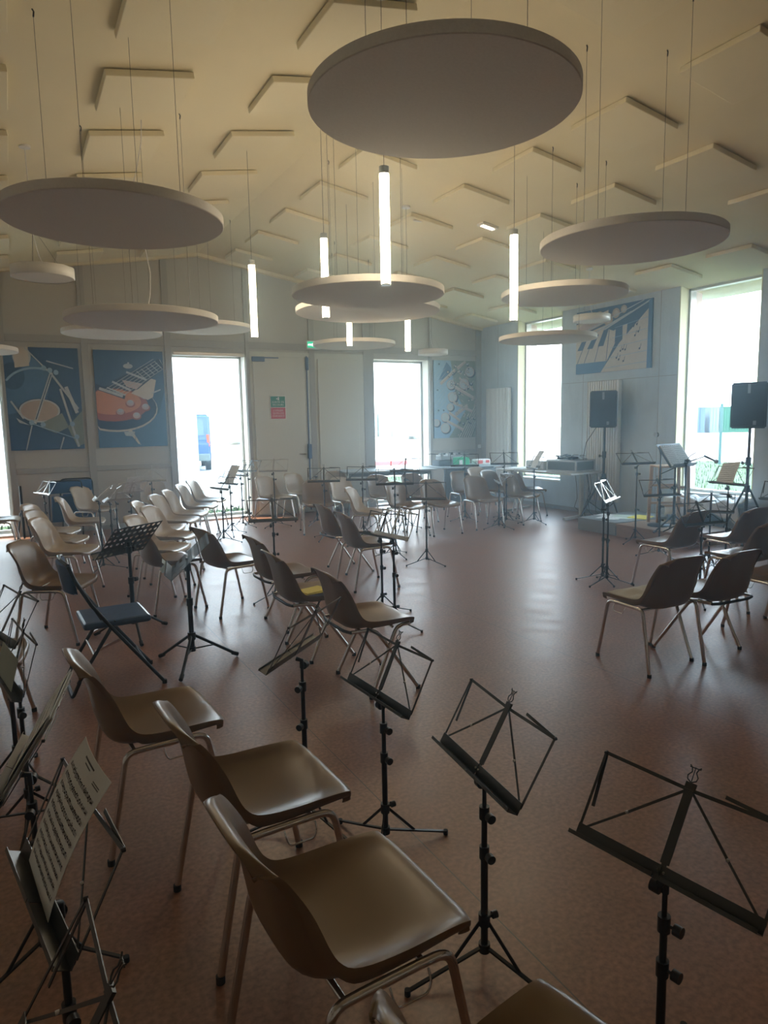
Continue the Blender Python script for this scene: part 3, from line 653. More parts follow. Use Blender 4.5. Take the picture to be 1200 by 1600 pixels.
SHELL_A, SHELL_B = shell_mesh(M_SHELL), shell_mesh(M_SHELL_LIT)
def chair_proto(kind, shell, nm):
    t = D.objects.new(nm, None); COL.objects.link(t)
    link('seat_shell', shell, t)
    def foot(leg, x, y): MB().cyl((x, y, .011), .0135, .022, M_RUB, 12).build('foot_cap', leg)
    for s in (-1, 1):
        if kind == 'rail':
            for ft, tp, end in (((s*.235, .245, 0), (s*.226, .165, .405), (s*.226, .02, .407)), ((s*.235, -.215, 0), (s*.226, -.135, .405), (s*.226, .02, .407))):
                l = MB().tube(round_path([(ft[0], ft[1], .01), tp, (tp[0], tp[1]*.45, .407)], .06, 6), .0115, M_CHROME, 12).build('leg', t)
                foot(l, ft[0], ft[1])
            MB().tube([(s*.226, .078, .407), (s*.226, -.065, .407)], .0115, M_CHROME, 12).build('side_rail', t)
            MB().tube(round_path([(s*.234, .10, .395), (s*.246, .10, .376), (s*.250, .09, .352), (s*.250, .01, .352), (s*.246, 0, .376), (s*.234, 0, .395)], .012, 4), .0028, M_CHROME, 6).build('link_hook', t)
        else:
            for fy, ty, ry in ((.245, -.02, -.17), (-.07, .12, .215)):
                l = MB().tube(round_path([(s*.235, fy, .01), (s*.205, ty, .400), (s*.19, ry, .402)], .06, 6), .0115, M_CHROME, 12).build('leg', t)
                foot(l, s*.235, fy)
    for y in (.10, -.10): 
        xx = .222 if kind == 'rail' else .19
        MB().tube([(-xx, y, .396), (xx, y, .396)], .009, M_CHROME, 8).build('cross_bar', t)
    if kind != 'rail':
        MB().tube(round_path([(-.19, -.17, .400), (-.13, -.188, .398), (.13, -.188, .398), (.19, -.17, .400)], .03, 4), .010, M_BLACK, 8).build('rear_bar', t)
    return t
PR = {}
for kind in ('rail', 'cross'):
    for sn, sh in (('d', SHELL_A), ('l', SHELL_B)): PR[kind+sn] = chair_proto(kind, sh, 'stacking_chair')
_all = [o for o in COL.objects]
for p_ in PR.values(): index_tree(p_, _all)
USED = {}
# (x, y, facing angle in degrees from the +x axis, kind, label)
CH = [
 (.610, 1.41, 3, 'raild', 'nearest brown plastic chair, whole seat in view at the bottom of the photo', 'f'),
 (.612, 2.065, 3, 'raild', 'brown plastic chair directly behind the nearest one in the front row', 'f'),
 (.40, 2.80, 4, 'raild', 'brown plastic chair third in the front row, right of the sheet of music', 'f'),
 (.70, .745, 12, 'raild', 'brown plastic chair cut off by the bottom edge of the photo', 'f'),
 (1.795, 3.65, 0, 'crossd', 'brown plastic chair seen from behind, directly behind the centre wire music stand', 'm'),
 (1.72, 4.38, 0, 'crossd', 'plastic chair seen from behind with yellow sheets on its seat', 'm'),
 (1.81, 5.10, 2, 'crossd', 'plastic chair seen from behind, just left of the one with yellow sheets', 'm'),
 (1.57, 5.80, 12, 'raild', 'plastic chair seen from behind just right of the stand with the clear folder', 'm'),
 (1.12, 6.15, 10, 'raild', 'plastic chair mostly hidden behind the stand with the clear folder', 'm'),
 (2.96, 5.93, -3, 'raild', 'plastic chair seen from behind, right one of the pair in the middle of the room', 'm'),
 (3.06, 6.68, 0, 'crossd', 'plastic chair seen from behind, left one of the pair in the middle of the room', 'm'),
 (3.59, 3.02, 86, 'raild', 'brown plastic chair with a beige pad on its seat, nearest at the right', 'r'),
 (4.05, 2.95, 88, 'crossd', 'brown plastic chair immediately right of the one with the beige pad', 'r'),
 (4.86, 3.0, 86, 'raild', 'plastic chair cut by the right edge, beside the two nearest right chairs', 'r'),
 (5.36, 3.58, 88, 'raild', 'plastic chair at the right edge in the middle of the right rows', 'r'),
 (5.36, 4.32, 93, 'raild', 'plastic chair seen from behind in front of the wooden podium', 'r'),
 (6.05, 4.15, 84, 'raild', 'plastic chair before the right window behind the other right chairs', 'r'),
 (.21, 5.73, -28, 'raild', 'brown plastic chair at the left edge beside the black bag, its front lit', 'l'),
 (.38, 7.18, -25, 'raill', 'plastic chair frontmost of the three nested backs at far left', 'l'),
 (.35, 7.90, -27, 'raill', 'plastic chair in the middle of the three nested backs at far left', 'l'),
 (.33, 8.60, -24, 'raill', 'plastic chair rearmost of the three nested backs at far left', 'l'),
 (-.24, 10.15, -5, 'raill', 'plastic chair cut by the left edge before the leftmost window', 'l'),
 (.70, 9.30, -12, 'raill', 'plastic chair in front of the folded blue chairs, seen from the side', 'l'),
 (.97, 10.65, -45, 'raill', 'pale plastic chair standing right of the folded blue chairs, face to the room', 'l'),
 (1.17, 6.80, -35, 'raill', 'plastic chair nearest of the slanting line left of the centre, behind the perforated stand', 'l'),
 (1.43, 7.50, -36, 'raill', 'plastic chair second nearest of the slanting line left of the centre', 'l'),
 (1.42, 8.12, -25, 'raill', 'plastic chair whose seat shows between the two nearest of the slanting line', 'l'),
 (1.72, 8.72, -33, 'raill', 'plastic chair fourth of the slanting line left of the centre', 'l'),
 (1.97, 9.25, -30, 'raill', 'plastic chair third from the far end of the slanting line', 'l'),
 (2.30, 10.0, -30, 'raill', 'plastic chair last but one of the slanting line, before the tall window', 'l'),
 (2.62, 10.75, -33, 'raill', 'plastic chair at the far end of the slanting line, before the tall window', 'l'),
 (1.90, 10.95, -85, 'raill', 'pale plastic chair against the wall under the guitar poster', 'l'),
 (3.64, 10.55, -68, 'raill', 'plastic chair by the grey door, left one of two', 'b'),
 (4.24, 10.85, -70, 'raill', 'plastic chair by the grey door, right one of two', 'b'),
 (3.87, 9.28, -105, 'raild', 'brown plastic chair facing the viewer before the grey door', 'b'),
 (4.45, 9.45, -80, 'raill', 'plastic chair close behind the brown one facing the viewer', 'b'),
 (4.92, 10.75, -90, 'raill', 'pale plastic chair standing against the second door leaf', 'b'),
 (4.02, 7.95, -42, 'raill', 'plastic chair with its bright inner face turned to the right, before the back table', 'b'),
 (4.74, 8.22, -76, 'raild', 'plastic chair before the back table behind two wire music stands', 'b'),
 (5.26, 8.18, -90, 'raild', 'plastic chair facing the viewer in the middle of the back group', 'b'),
 (5.10, 9.50, -88, 'raild', 'plastic chair right under the left end of the back table', 'b'),
 (5.62, 9.35, -93, 'raild', 'plastic chair under the right end of the back table before the window', 'b'),
 (6.50, 9.25, -92, 'raild', 'plastic chair before the dark panel of the second back table', 'b'),
 (6.08, 8.27, -95, 'raild', 'plastic chair facing the viewer with a small stand ledge before its back', 'b'),
 (7.30, 9.90, -90, 'raild', 'plastic chair showing only a bit of back by the red and white bag', 'b'),
 (7.05, 9.15, -80, 'raild', 'plastic chair behind the two rightmost chairs of the back group', 'b'),
 (6.84, 8.34, -74, 'raild', 'plastic chair second from the right of the back group', 'b'),
 (7.52, 8.92, -25, 'raild', 'plastic chair rightmost of the back group, turned to the desk', 'b'),
 (-.28, 4.05, -8, 'raild', 'plastic chair at the left edge of which only the seat front shows', 'l'),
]
GRP = {'f': 'plastic chairs in the front row', 'm': 'plastic chairs in the middle rows', 'r': 'plastic chairs at the right', 'l': 'plastic chairs at the left', 'b': 'plastic chairs before the back wall'}
for x, y, a, kind, lab, g in CH:
    p_ = PR[kind]
    if kind not in USED: o = p_; USED[kind] = 1
    else: o = copy_tree(p_)
    o.location = (x, y, 0); o.rotation_euler = (0, 0, R(a-90)); tag(o, lab, 'chair', GRP[g])
for k_, p_ in PR.items():
    if k_ not in USED:
        for c_ in KIDS[p_]:
            for d_ in KIDS.get(c_, []): D.objects.remove(d_)
            D.objects.remove(c_)
        D.objects.remove(p_)
# things lying on chairs
def pad(name, lab, cat, loc, rz, w_, d_, h, m, amp=.006, z=.433):
    bm = bmesh.new(); N = 20; vs_ = []
    rnd = random.Random(3)
    ph = [rnd.uniform(0, 6) for _ in range(6)]
    for i in range(N+1):
        for j in range(N+1):
            u, v = i/N-.5, j/N-.5; ed = min(1, (.5-max(abs(u), abs(v)))*9)
            zz = h*(.35+.65*ed)+amp*(math.sin(9*u+5*v+ph[0])+.7*math.sin(17*v-6*u+ph[1])+.5*math.sin(23*u+ph[2]))*ed
            vs_.append(bm.verts.new((u*w_*(1+.03*math.sin(7*v)), v*d_*(1+.03*math.sin(6*u+1)), zz)))
    for i in range(N):
        for j in range(N): bm.faces.new((vs_[i*(N+1)+j], vs_[(i+1)*(N+1)+j], vs_[(i+1)*(N+1)+j+1], vs_[i*(N+1)+j+1])).smooth = True
    me = D.meshes.new(name); bm.to_mesh(me); bm.free(); me.materials.append(m)
    o = link(name, me); so_ = o.modifiers.new('s', 'SOLIDIFY'); so_.thickness = .006; so_.offset = -1; bake(o)
    o.location = (loc[0], loc[1], z); o.rotation_euler = (0, 0, rz); return tag(o, lab, cat)
pad('seat_cushion', 'flat crumpled beige cloth pad lying on the seat of the right chair', 'cushion', (3.60, 3.09), R(-4), .37, .33, .02, M_BEIGE)
ysh = MB(); ysh.box((0, 0, 0), (.21, .15, .004), M_YEL); ysh.box((.01, .012, .006), (.20, .14, .003), M_YEL, rot=Matrix.Rotation(.15, 3, 'Z'))
tag(ysh.build('yellow_sheets', None, (1.76, 4.36, .437), R(8)), 'yellow sheets of paper lying on the seat of a middle chair', 'paper')

# ------------------------------------------------------------------ folding wire music stands (local: the desk faces +x)
W_, H_ = .44, .205
def knob(mb, c, ax):
    mb.cyl(c, .013, .018, M_BLACK, 14, ax)
def wire_stand(x, y, z, yaw, tilt, label, bright=False, desk=True, group='folding wire music stands', leg0=10, lyre=True, foot=.245, sheet=None, pitch_leg=True):
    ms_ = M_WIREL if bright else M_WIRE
    t = thing('wire_music_stand', label, 'music stand', (x, y, 0), R(yaw), group)
    dz = z-.62
    s1 = MB(); s1.tube([(0, 0, .055), (0, 0, min(.42, z*.6))], .0105, M_STEM, 10); s1.build('lower_tube', t)
    s2 = MB(); s2.tube([(0, 0, min(.40, z*.55)), (0, 0, z-.12)], .0085, M_STEM, 10); s2.tube([(0, 0, z-.14), (0, 0, z-.045)], .0062, M_STEM, 8); s2.build('upper_tube', t)
    for zz in (min(.42, z*.6), z-.125):
        c_ = MB(); c_.cyl((0, 0, zz), .0145, .038, M_BLACK, 14); c_.tube([(0, 0, zz), (0, .03, zz)], .004, M_BLACK, 6); knob(c_, (0, .034, zz), 'Y'); c_.build('clamp_knob', t)
    hb = MB(); hb.cyl((0, 0, .16), .017, .036, M_BLACK, 14); hb.tube([(0, 0, .16), (-.03, 0, .165)], .004, M_BLACK, 6); hb.cyl((-.034, 0, .165), .011, .016, M_BLACK, 12, 'X'); hb.build('brace_collar', t); hb = MB(); hb.cyl((0, 0, .072), .017, .026, M_BLACK, 14); hb.build('tripod_hub', t)
    for k in range(3):
        a = R(leg0+120*k); ca, sa = math.cos(a), math.sin(a)
        l = MB(); l.strip((.012*ca, .012*sa, .072), (foot*ca, foot*sa, .012), .011, .006, (0, 0, 1), M_STEM)
        l.strip((.014*ca, .014*sa, .155), (.115*ca, .115*sa, .048), .010, .004, (-sa, ca, 0), M_STEM); l = l.build('leg', t)
        MB().cyl((foot*ca, foot*sa, .009), .009, .018, M_RUB, 10).build('rubber_foot', l)
    if not desk: 
        hh = MB(); hh.box((0, 0, z-.03), (.02, .05, .02), M_BLACK, bev=.003); hh.build('head_clamp', t); return t
    ti = R(tilt); off = .028
    n = Vector((1, 0, 0)); L = Vector((0, 1, 0)); U = Vector((-math.sin(ti), 0, math.cos(ti))); N = Vector((math.cos(ti), 0, math.sin(ti)))
    T = Vector((off, 0, z))
    P = lambda l, u, k=0: T + L*l + U*u + N*k
    hc = MB(); hc.tube([(0, 0, z-.05), (0, 0, z-.02), tuple(P(0, -.012, -.012))], .009, M_BLACK, 8); hc.cyl((0, -.022, z-.045), .016, .02, M_BLACK, 14, 'Y'); hc.build('head_clamp', t)
    rot = Matrix(((N.x, L.x, U.x), (N.y, L.y, U.y), (N.z, L.z, U.z)))
    for s in (-1, 1):
        tr = MB(); tr.box(P(s*W_*.252, .010), (.0022, W_*.494, .032), ms_, rot=rot); tr.box(P(s*W_*.252, -.005, .017), (.034, W_*.494, .0018), ms_, rot=rot); tr.box(P(s*W_*.252, -.001, .034), (.002, W_*.494, .009), ms_, rot=rot)
        tr.build('tray', t)
    cb = MB(); cb.strip(P(0, .0, -.002), P(0, .035, -.004), .012, .0025, N, ms_); cb.strip(P(0, .03, -.004), P(0, H_, -.004), .021, .0025, N, ms_)
    for s in (-1, 1):
        cb.cyl(P(s*.007, .012, .002), .0028, .004, M_WIREL, 8, 'X')
    cb.build('centre_bar', t)
    for s in (-1, 1):
        ar = MB(); ar.strip(P(s*.006, H_-.004, -.007), P(s*W_*.5, H_+.002, -.007), .0085, .002, N, ms_); ar.strip(P(s*W_*.5, H_+.002, -.009), P(s*(W_*.5-.012), H_*.36, -.012) if s < 0 else P(s*(W_*.17), H_+.012, -.012), .0085, .002, N, ms_); ar.build('top_arm', t)
        sb = MB(); sb.strip(P(s*W_*.5, H_+.004, -.005), P(s*W_*.492, .012, -.003), .0065, .002, N, ms_); sb.cyl(P(s*W_*.5, H_+.002, -.006), .0045, .008, M_BLACK, 8, 'X'); sb.build('side_bar', t)
        st_ = MB(); st_.strip(P(s*.008, H_-.008, -.006), P(s*W_*.27, H_*.47, -.006), .006, .0018, N, ms_); st_.strip(P(s*W_*.27, H_*.47, -.006), P(s*W_*.48, .014, -.004), .0055, .0018, N, ms_); st_.cyl(P(s*W_*.27, H_*.47, -.004), .0035, .006, M_WIREL, 8, 'X'); st_.build('strut', t)
    if lyre:
        ly = MB(); ly.box(P(0, H_+.004, -.004), (.006, .024, .016), ms_, rot=rot)
        for s in (-1, 1): ly.tube([P(0, H_+.012), P(s*.010, H_+.018), P(s*.012, H_+.026), P(s*.005, H_+.036), P(s*.008, H_+.046), P(s*.013, H_+.050)], .0016, ms_, 6)
        ly.tube([P(0, H_+.012), P(0, H_+.048)], .0012, ms_, 5); ly.tube([P(-.013, H_+.046), P(.013, H_+.046)], .0014, ms_, 5); ly.build('lyre_tip', t)
    if sheet:
        sheet_on(t, P, N, rot, **sheet)
    return t
def stand_frame(x, y, z, yaw, tilt, off=.028):
    q = Matrix.Rotation(R(yaw), 3, 'Z'); ti = R(tilt)
    L = q @ Vector((0, 1, 0)); U = q @ Vector((-math.sin(ti), 0, math.cos(ti))); N = q @ Vector((math.cos(ti), 0, math.sin(ti)))
    T = Vector((x, y, 0)) + q @ Vector((off, 0, z)); return T, L, U, N
def sheet_page(x, y, z, yaw, tilt, label, w=.21, h=.297, l0=0.0, bow=.0, staves=0, thick=.0008, m=None, roll=0.0, off=.028, k0=.004, pages=1, name='sheet_music', cat='sheet music', lines_only=False, titled=True):
    """a sheet of music leaning on a stand's desk; music is ink geometry lying on the page"""
    T, L, U, N = stand_frame(x, y, z, yaw, tilt, off); m = m or M_PAPER
    cr_, sr = math.cos(R(roll)), math.sin(R(roll)); L2 = L*cr_+U*sr; U2 = U*cr_-L*sr
    O = T + L*l0
    def Q(a, b, k=0):      # a across -.5..+.5, b up 0..1
        return O + L2*(a*w) + U2*(b*h+.004) + N*(k0+k + bow*4*(b*(1-b)) + bow*.6*(1-4*a*a)*b)
    p = MB(); n_ = 10
    for side in (0, thick):
        vs_ = [Q(i/n_-.5, j/n_, side) for j in range(n_+1) for i in range(n_+1)]
        fs = [(j*(n_+1)+i, j*(n_+1)+i+1, (j+1)*(n_+1)+i+1, (j+1)*(n_+1)+i) for j in range(n_) for i in range(n_)]
        if not side: fs = [f[::-1] for f in fs]
        p.add(vs_, fs, m, True)
    rim = [(-.5+i/n_, 0) for i in range(n_)] + [(.5, i/n_) for i in range(n_)] + [(.5-i/n_, 1) for i in range(n_)] + [(-.5, 1-i/n_) for i in range(n_)]
    for i in range(len(rim)):
        a, b = rim[i], rim[(i+1) % len(rim)]; p.poly([Q(*a), Q(*b), Q(*b, thick), Q(*a, thick)], m)
    o = p.build(name); tag(o, label, cat)
    if staves:
        k = MB(); rnd = random.Random(int(x*1000)); e = thick+.0005
        def rect(a0, a1, b0, b1):
            # flip a so that the writing reads from the reader's side
            nseg = max(1, int(abs(a1-a0)/.12))
            for s_ in range(nseg):
                c0, c1 = a0+(a1-a0)*s_/nseg, a0+(a1-a0)*(s_+1)/nseg
                k.poly([Q(c0, b0, e), Q(c1, b0, e), Q(c1, b1, e), Q(c0, b1, e)], M_INK)
        top = .84 if titled else .93; step = (top-.07)/staves
        if titled:
            for (a0, a1, b0, b1) in ((-.16, .16, .945, .958), (-.09, .09, .92, .929)):
                c_ = a0
                while c_ < a1: rect(c_, c_+.014, b0, b1); c_ += .020
            for b0 in (.90, .885): 
                c_ = .24
                while c_ < .40: rect(c_, c_+.012, b0, b0+.008); c_ += .017
        for s_ in range(staves):
            b = top-step*(s_+.5); g_ = .0058
            for q in range(5): rect(-.43, .43, b+q*g_-.0007, b+q*g_+.0007)
            for q in range(5): a = -.43+.86*q/4; rect(a-.001, a+.001, b, b+4*g_)
            rect(-.415, -.400, b-.004, b+5*g_)
            a = -.37
            while a < .41:
                hgt = rnd.uniform(-.5, 4.2)*g_; rect(a, a+.020, b+hgt-.001, b+hgt+.009); d_ = 1 if hgt < 2*g_ else -1
                rect(a+(.016 if d_ > 0 else 0), a+(.020 if d_ > 0 else .004), b+hgt, b+hgt+d_*.022)
                if rnd.random() < .4: rect(a+.011, a+.030, b+hgt+d_*.020, b+hgt+d_*.025)
                a += rnd.choice((.022, .03, .045))
        k.build('printed_music', o)
    return o
ST = [
 (1.10, 1.485, .617, 173, 29.5, 'empty dark wire music stand in the centre foreground, right of the nearest chair', {}),
 (1.127, 2.14, .602, 183, 26, 'empty dark wire music stand in the foreground below the centre chair', {}),
 (1.21, .96, .590, 190, 35, 'empty dark wire music stand cut by the right edge, the largest in the photo', dict(leg0=75)),
 (.93, 2.44, .70, 131, 27, 'empty wire music stand turned away, left of the centre foreground one', dict(leg0=40)),
 (-.05, 2.95, .62, 190, 16, 'wire music stand at the left edge holding a folded card, below the one behind it', {}),
 (-.09, 3.40, .69, 197, 28, 'empty wire music stand at the left edge under the chair beside the black bag', {}),
 (-.03, 2.16, .62, 168, 33, 'wire music stand at left loaded with a thick bundle of scores', {}),
 (.013, 1.456, .656, 189.6, 27, 'wire music stand at left holding the large sheet of music', {}),
 (-.026, .912, .669, 183, 31.5, 'empty wire music stand in the bottom left corner, its lyre tip up', {}),
 (2.02, 5.89, .727, 255, 25, 'empty wire music stand before the two chairs by the door, seen square on', {}),
 (2.52, 4.56, .720, 187, 24, 'bright-edged wire music stand standing right of the middle pair of chairs', dict(bright=True)),
 (2.62, 4.95, .66, 190, 25, 'wire music stand half hidden behind the bright-edged one in the middle', {}),
 (5.08, 3.80, .68, 264, 27, 'wire music stand before the podium chair, in front of the beige pad row', {}),
 (6.42, 5.35, .70, 250, 30, 'wire music stand with its desk low before the music desk of the conductor', {}),
 (6.90, 6.12, 1.00, 250, 48, 'wire music stand on thin tube against the concrete wall, left of the conductor desk', {}),
 (6.47, 4.55, .885, 172, 32, 'wire music stand before the right window holding a pale sheet', {}),
 (6.30, 4.62, .60, 215, 28, 'low wire music stand below the one with the pale sheet', {}),
 (6.85, 4.20, .72, 190, 28, 'wire music stand at the right edge before the right loudspeaker', {}),
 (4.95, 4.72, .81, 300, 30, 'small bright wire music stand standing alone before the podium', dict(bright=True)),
 (3.98, 6.44, .730, 240, 28, 'wire music stand standing free on the open floor right of the middle chairs', {}),
 (3.70, 8.62, .795, 245, 27, 'wire music stand over the back of the brown chair facing the viewer', {}),
 (3.91, 7.02, .860, 243, 34, 'wire music stand with its desk across the left table top, centre of the back group', {}),
 (4.20, 8.45, .80, 235, 28, 'wire music stand left of the centre one, before the bright-faced chair', {}),
 (5.05, 8.75, .86, 230, 28, 'wire music stand right of the centre one, before the back window', {}),
 (6.25, 8.95, .87, 240, 28, 'wire music stand in front of the green box', {}),
 (6.85, 8.72, .88, 240, 28, 'wire music stand before the corner radiator', {}),
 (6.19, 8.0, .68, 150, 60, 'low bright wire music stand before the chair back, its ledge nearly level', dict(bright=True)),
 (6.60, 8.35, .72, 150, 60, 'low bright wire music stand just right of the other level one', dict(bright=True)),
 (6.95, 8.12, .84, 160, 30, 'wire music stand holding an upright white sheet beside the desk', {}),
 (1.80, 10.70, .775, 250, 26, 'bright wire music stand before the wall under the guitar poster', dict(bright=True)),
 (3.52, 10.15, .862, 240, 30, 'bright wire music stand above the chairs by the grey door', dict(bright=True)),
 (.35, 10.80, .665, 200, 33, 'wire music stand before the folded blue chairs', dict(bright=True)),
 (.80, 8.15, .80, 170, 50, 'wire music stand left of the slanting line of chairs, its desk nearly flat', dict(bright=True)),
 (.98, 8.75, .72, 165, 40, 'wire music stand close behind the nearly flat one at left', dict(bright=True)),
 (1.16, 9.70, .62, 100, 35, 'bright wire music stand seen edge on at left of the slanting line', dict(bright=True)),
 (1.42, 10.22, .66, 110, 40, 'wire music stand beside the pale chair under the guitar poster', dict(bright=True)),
 (2.44, 9.17, .73, 195, 40, 'wire music stand frontmost of the cluster before the tall window', {}),
 (2.72, 9.75, .74, 200, 30, 'wire music stand with a white sheet in the cluster before the tall window', {}),
 (3.08, 10.40, .80, 200, 35, 'wire music stand right of the one with a sheet in the window cluster', {}),
 (3.30, 10.75, .84, 205, 35, 'wire music stand rightmost of the cluster before the tall window', {}),
]
for i, (x, y, z, yw, tl, lab, kw) in enumerate(ST):
    if 'leg0' not in kw: kw = dict(kw, leg0=(i*47) % 120)
    wire_stand(x, y, z, yw, tl, lab, **kw)
wire_stand(4.16, 10.0, .78, 200, 30, 'bare music stand pole without a desk before the grey door', desk=False, leg0=15, group='bare stand poles')
wire_stand(4.985, 4.81, .74, 200, 30, 'bare music stand pole beside the small bright stand before the podium', desk=False, leg0=50, group='bare stand poles')
# sheets on the stands
sheet_page(.013, 1.456, .656, 189.6, 27, 'large curled sheet of printed music on the left foreground stand', w=.21, h=.285, l0=-.035, bow=.014, staves=10, k0=.006, roll=-5)
sheet_page(6.47, 4.55, .885, 172, 32, 'pale sheet of music on the stand before the right window', h=.25, l0=-.03, staves=8, bow=.004, roll=8)
sheet_page(2.72, 9.75, .74, 200, 30, 'white sheet on a stand before the tall window', l0=0, bow=.004)
sheet_page(6.95, 8.12, .84, 160, 30, 'white sheet standing upright on the stand beside the desk', l0=0, bow=.004)
sheet_page(1.42, 10.22, .66, 110, 40, 'white sheet on the stand under the guitar poster', l0=0, bow=.004)
sheet_page(.80, 8.15, .80, 170, 50, 'white papers on the nearly flat desk at left', l0=0, w=.28, h=.20, bow=.004)
sheet_page(-.05, 2.95, .62, 190, 16, 'grey green folded card on the tray of the stand at the left edge', w=.30, h=.12, l0=-.02, m=mat('grey_green_card', (.33, .38, .31), .6), k0=.02, name='folded_card', cat='card')
gc = sheet_page(-.03, 2.16, .62, 168, 33, 'open score at the front of the thick bundle on a left stand', w=.36, h=.255, l0=.0, staves=7, bow=.006, k0=.012, titled=False)
# bundle of scores behind it
T, L, U, N = stand_frame(-.03, 2.16, .62, 168, 33)
bu = MB(); rotb = Matrix(((L.x, U.x, N.x), (L.y, U.y, N.y), (L.z, U.z, N.z)))
for i in range(7):
    bu.box(T+L*(.006*math.sin(i*2.1))+U*(.128+.004*math.sin(i*1.3))+N*(.001+.0016*i-.0), (.37, .25, .0009), M_PAPER, rot=rotb)
tag(bu.build('score_bundle'), 'bundle of loose scores on the left music stand', 'sheet music')

# ------------------------------------------------------------------ black perforated orchestra stands
def plate_with_holes(W, H, nx, ny, rx, ry, solid, m, th=.002):
    """metal plate in the (l,u) plane with rounded slots"""
    b = MB(); cw, ch = W/nx, H/ny; K = 16
    for i in range(nx):
        for j in range(ny):
            x0, y0 = -W/2+i*cw, j*ch; cx, cyy = x0+cw/2, y0+ch/2
            if solid(i, j): b.add([(0, x0, y0), (0, x0+cw, y0), (0, x0+cw, y0+ch), (0, x0, y0+ch)], [(0, 1, 2, 3)], m); continue
            o_s, i_s = [], []
            for k in range(K):
                a = 2*PI*k/K; ca, sa = math.cos(a), math.sin(a); q = min(cw/2/abs(ca) if abs(ca) > 1e-6 else 9, ch/2/abs(sa) if abs(sa) > 1e-6 else 9)
                o_s.append((0, cx+ca*q, cyy+sa*q)); i_s.append((0, cx+rx*ca, cyy+ry*sa))
            # outer ring needs the exact corners
            for k in range(K):
                k2 = (k+1) % K; b.add([o_s[k], o_s[k2], i_s[k2], i_s[k]], [(0, 1, 2, 3)], m)
            for sx_, sy_ in ((1, 1), (-1, 1), (-1, -1), (1, -1)):
                corner = (0, cx+sx_*cw/2, cyy+sy_*ch/2); near = [p for p in o_s if (p[1]-cx)*sx_ > 0 and (p[2]-cyy)*sy_ > 0]
                on_v = [p for p in o_s if abs(p[1]-corner[1]) < 1e-5 and (p[2]-cyy)*sy_ >= -1e-9]; on_h = [p for p in o_s if abs(p[2]-corner[2]) < 1e-5 and (p[1]-cx)*sx_ >= -1e-9]
                if on_v and on_h:
                    v_ = max(on_v, key=lambda p: (p[2]-cyy)*sy_); h_ = max(on_h, key=lambda p: (p[1]-cx)*sx_)
                    b.add([corner, v_, h_], [(0, 1, 2)], m)
    return b
def orchestra_stand(x, y, z, yaw, tilt, label, base=0.0, leg0=0, W=.47, H=.33, holes=True, foot=.30):
    t = thing('orchestra_stand', label, 'music stand', (x, y, base), R(yaw), 'solid desk music stands'); z -= base
    MB().tube([(0, 0, .10), (0, 0, z*.62)], .0165, M_BLACK, 14).build('lower_tube', t)
    MB().tube([(0, 0, z*.6), (0, 0, z+.03)], .0125, M_BLACK, 12).build('upper_tube', t)
    for zz in (z*.62, z-.03):
        c_ = MB(); c_.cyl((0, 0, zz), .022, .05, M_BLACK, 16); c_.tube([(0, 0, zz), (0, -.045, zz)], .005, M_BLACK, 6); c_.cyl((0, -.05, zz), .017, .02, M_BLACK, 12, 'Y'); c_.build('clamp_knob', t)
    hb = MB(); hb.cyl((0, 0, .20), .026, .05, M_BLACK, 16); hb.build('tripod_hub', t); hb = MB(); hb.cyl((0, 0, .11), .022, .03, M_BLACK, 16); hb.build('brace_collar', t)
    for k in range(3):
        a = R(leg0+120*k); ca, sa = math.cos(a), math.sin(a)
        l = MB(); l.tube([(.02*ca, .02*sa, .20), (foot*ca, foot*sa, .016)], .010, M_BLACK, 10); l.tube([(.02*ca, .02*sa, .11), (foot*.52*ca, foot*.52*sa, .112)], .005, M_BLACK, 6); l = l.build('leg', t)
        MB().tube([((foot-.03)*ca, (foot-.03)*sa, .030), ((foot+.012)*ca, (foot+.012)*sa, .012)], .0135, M_RUB, 10).build('rubber_foot', l)
    ti = R(tilt); L = Vector((0, 1, 0)); U = Vector((-math.sin(ti), 0, math.cos(ti))); N = Vector((math.cos(ti), 0, math.sin(ti)))
    T = Vector((.03, 0, z))-U*.10
    rot = Matrix(((N.x, L.x, U.x), (N.y, L.y, U.y), (N.z, L.z, U.z)))
    if holes: pl_ = plate_with_holes(W, H, 9, 6, W/9*.30, H/6*.26, lambda i, j: (3 <= i <= 5 and j <= 1) or (i == 4 and j == 2), M_BLACK)
    else: pl_ = MB().add([(0, -W/2, 0), (0, W/2, 0), (0, W/2, H), (0, -W/2, H)], [(0, 1, 2, 3)], M_BLACK)
    me = pl_.mesh('desk_plate'); bm = bmesh.new(); bm.from_mesh(me); bmesh.ops.remove_doubles(bm, verts=bm.verts, dist=1e-5); bmesh.ops.recalc_face_normals(bm, faces=bm.faces)
    bmesh.ops.solidify(bm, geom=bm.faces[:], thickness=.0018)
    for v in bm.verts: v.co = T + rot @ v.co
    bm.to_mesh(me); bm.free(); link('desk_plate', me, t)
    lg = MB(); lg.box(T+N*.028+U*.0, (.058, W, .002), M_BLACK, rot=rot); lg.box(T+N*.057+U*.006, (.002, W, .014), M_BLACK, rot=rot); lg.build('ledge', t)
    br = MB(); br.tube([T+U*.13-N*.004, T+U*.10-N*.03, Vector((0, 0, z+.02))], .010, M_BLACK, 8)
    br.tube([T+U*.15+L*.06-N*.004, T+U*.11+L*.045-N*.02, T+U*.10-N*.03, T+U*.11-L*.045-N*.02, T+U*.15-L*.06-N*.004], .005, M_BLACK, 6); br.build('desk_bracket', t)
    return t
orchestra_stand(.72, 5.44, .70, 125.5, 43, 'black perforated music stand with rows of slots, left of the middle, behind the blue chair', leg0=25)
orchestra_stand(.96, 4.55, .70, 168, 47, 'black perforated music stand with a clear folder hanging from its lower corner', leg0=75, W=.46)
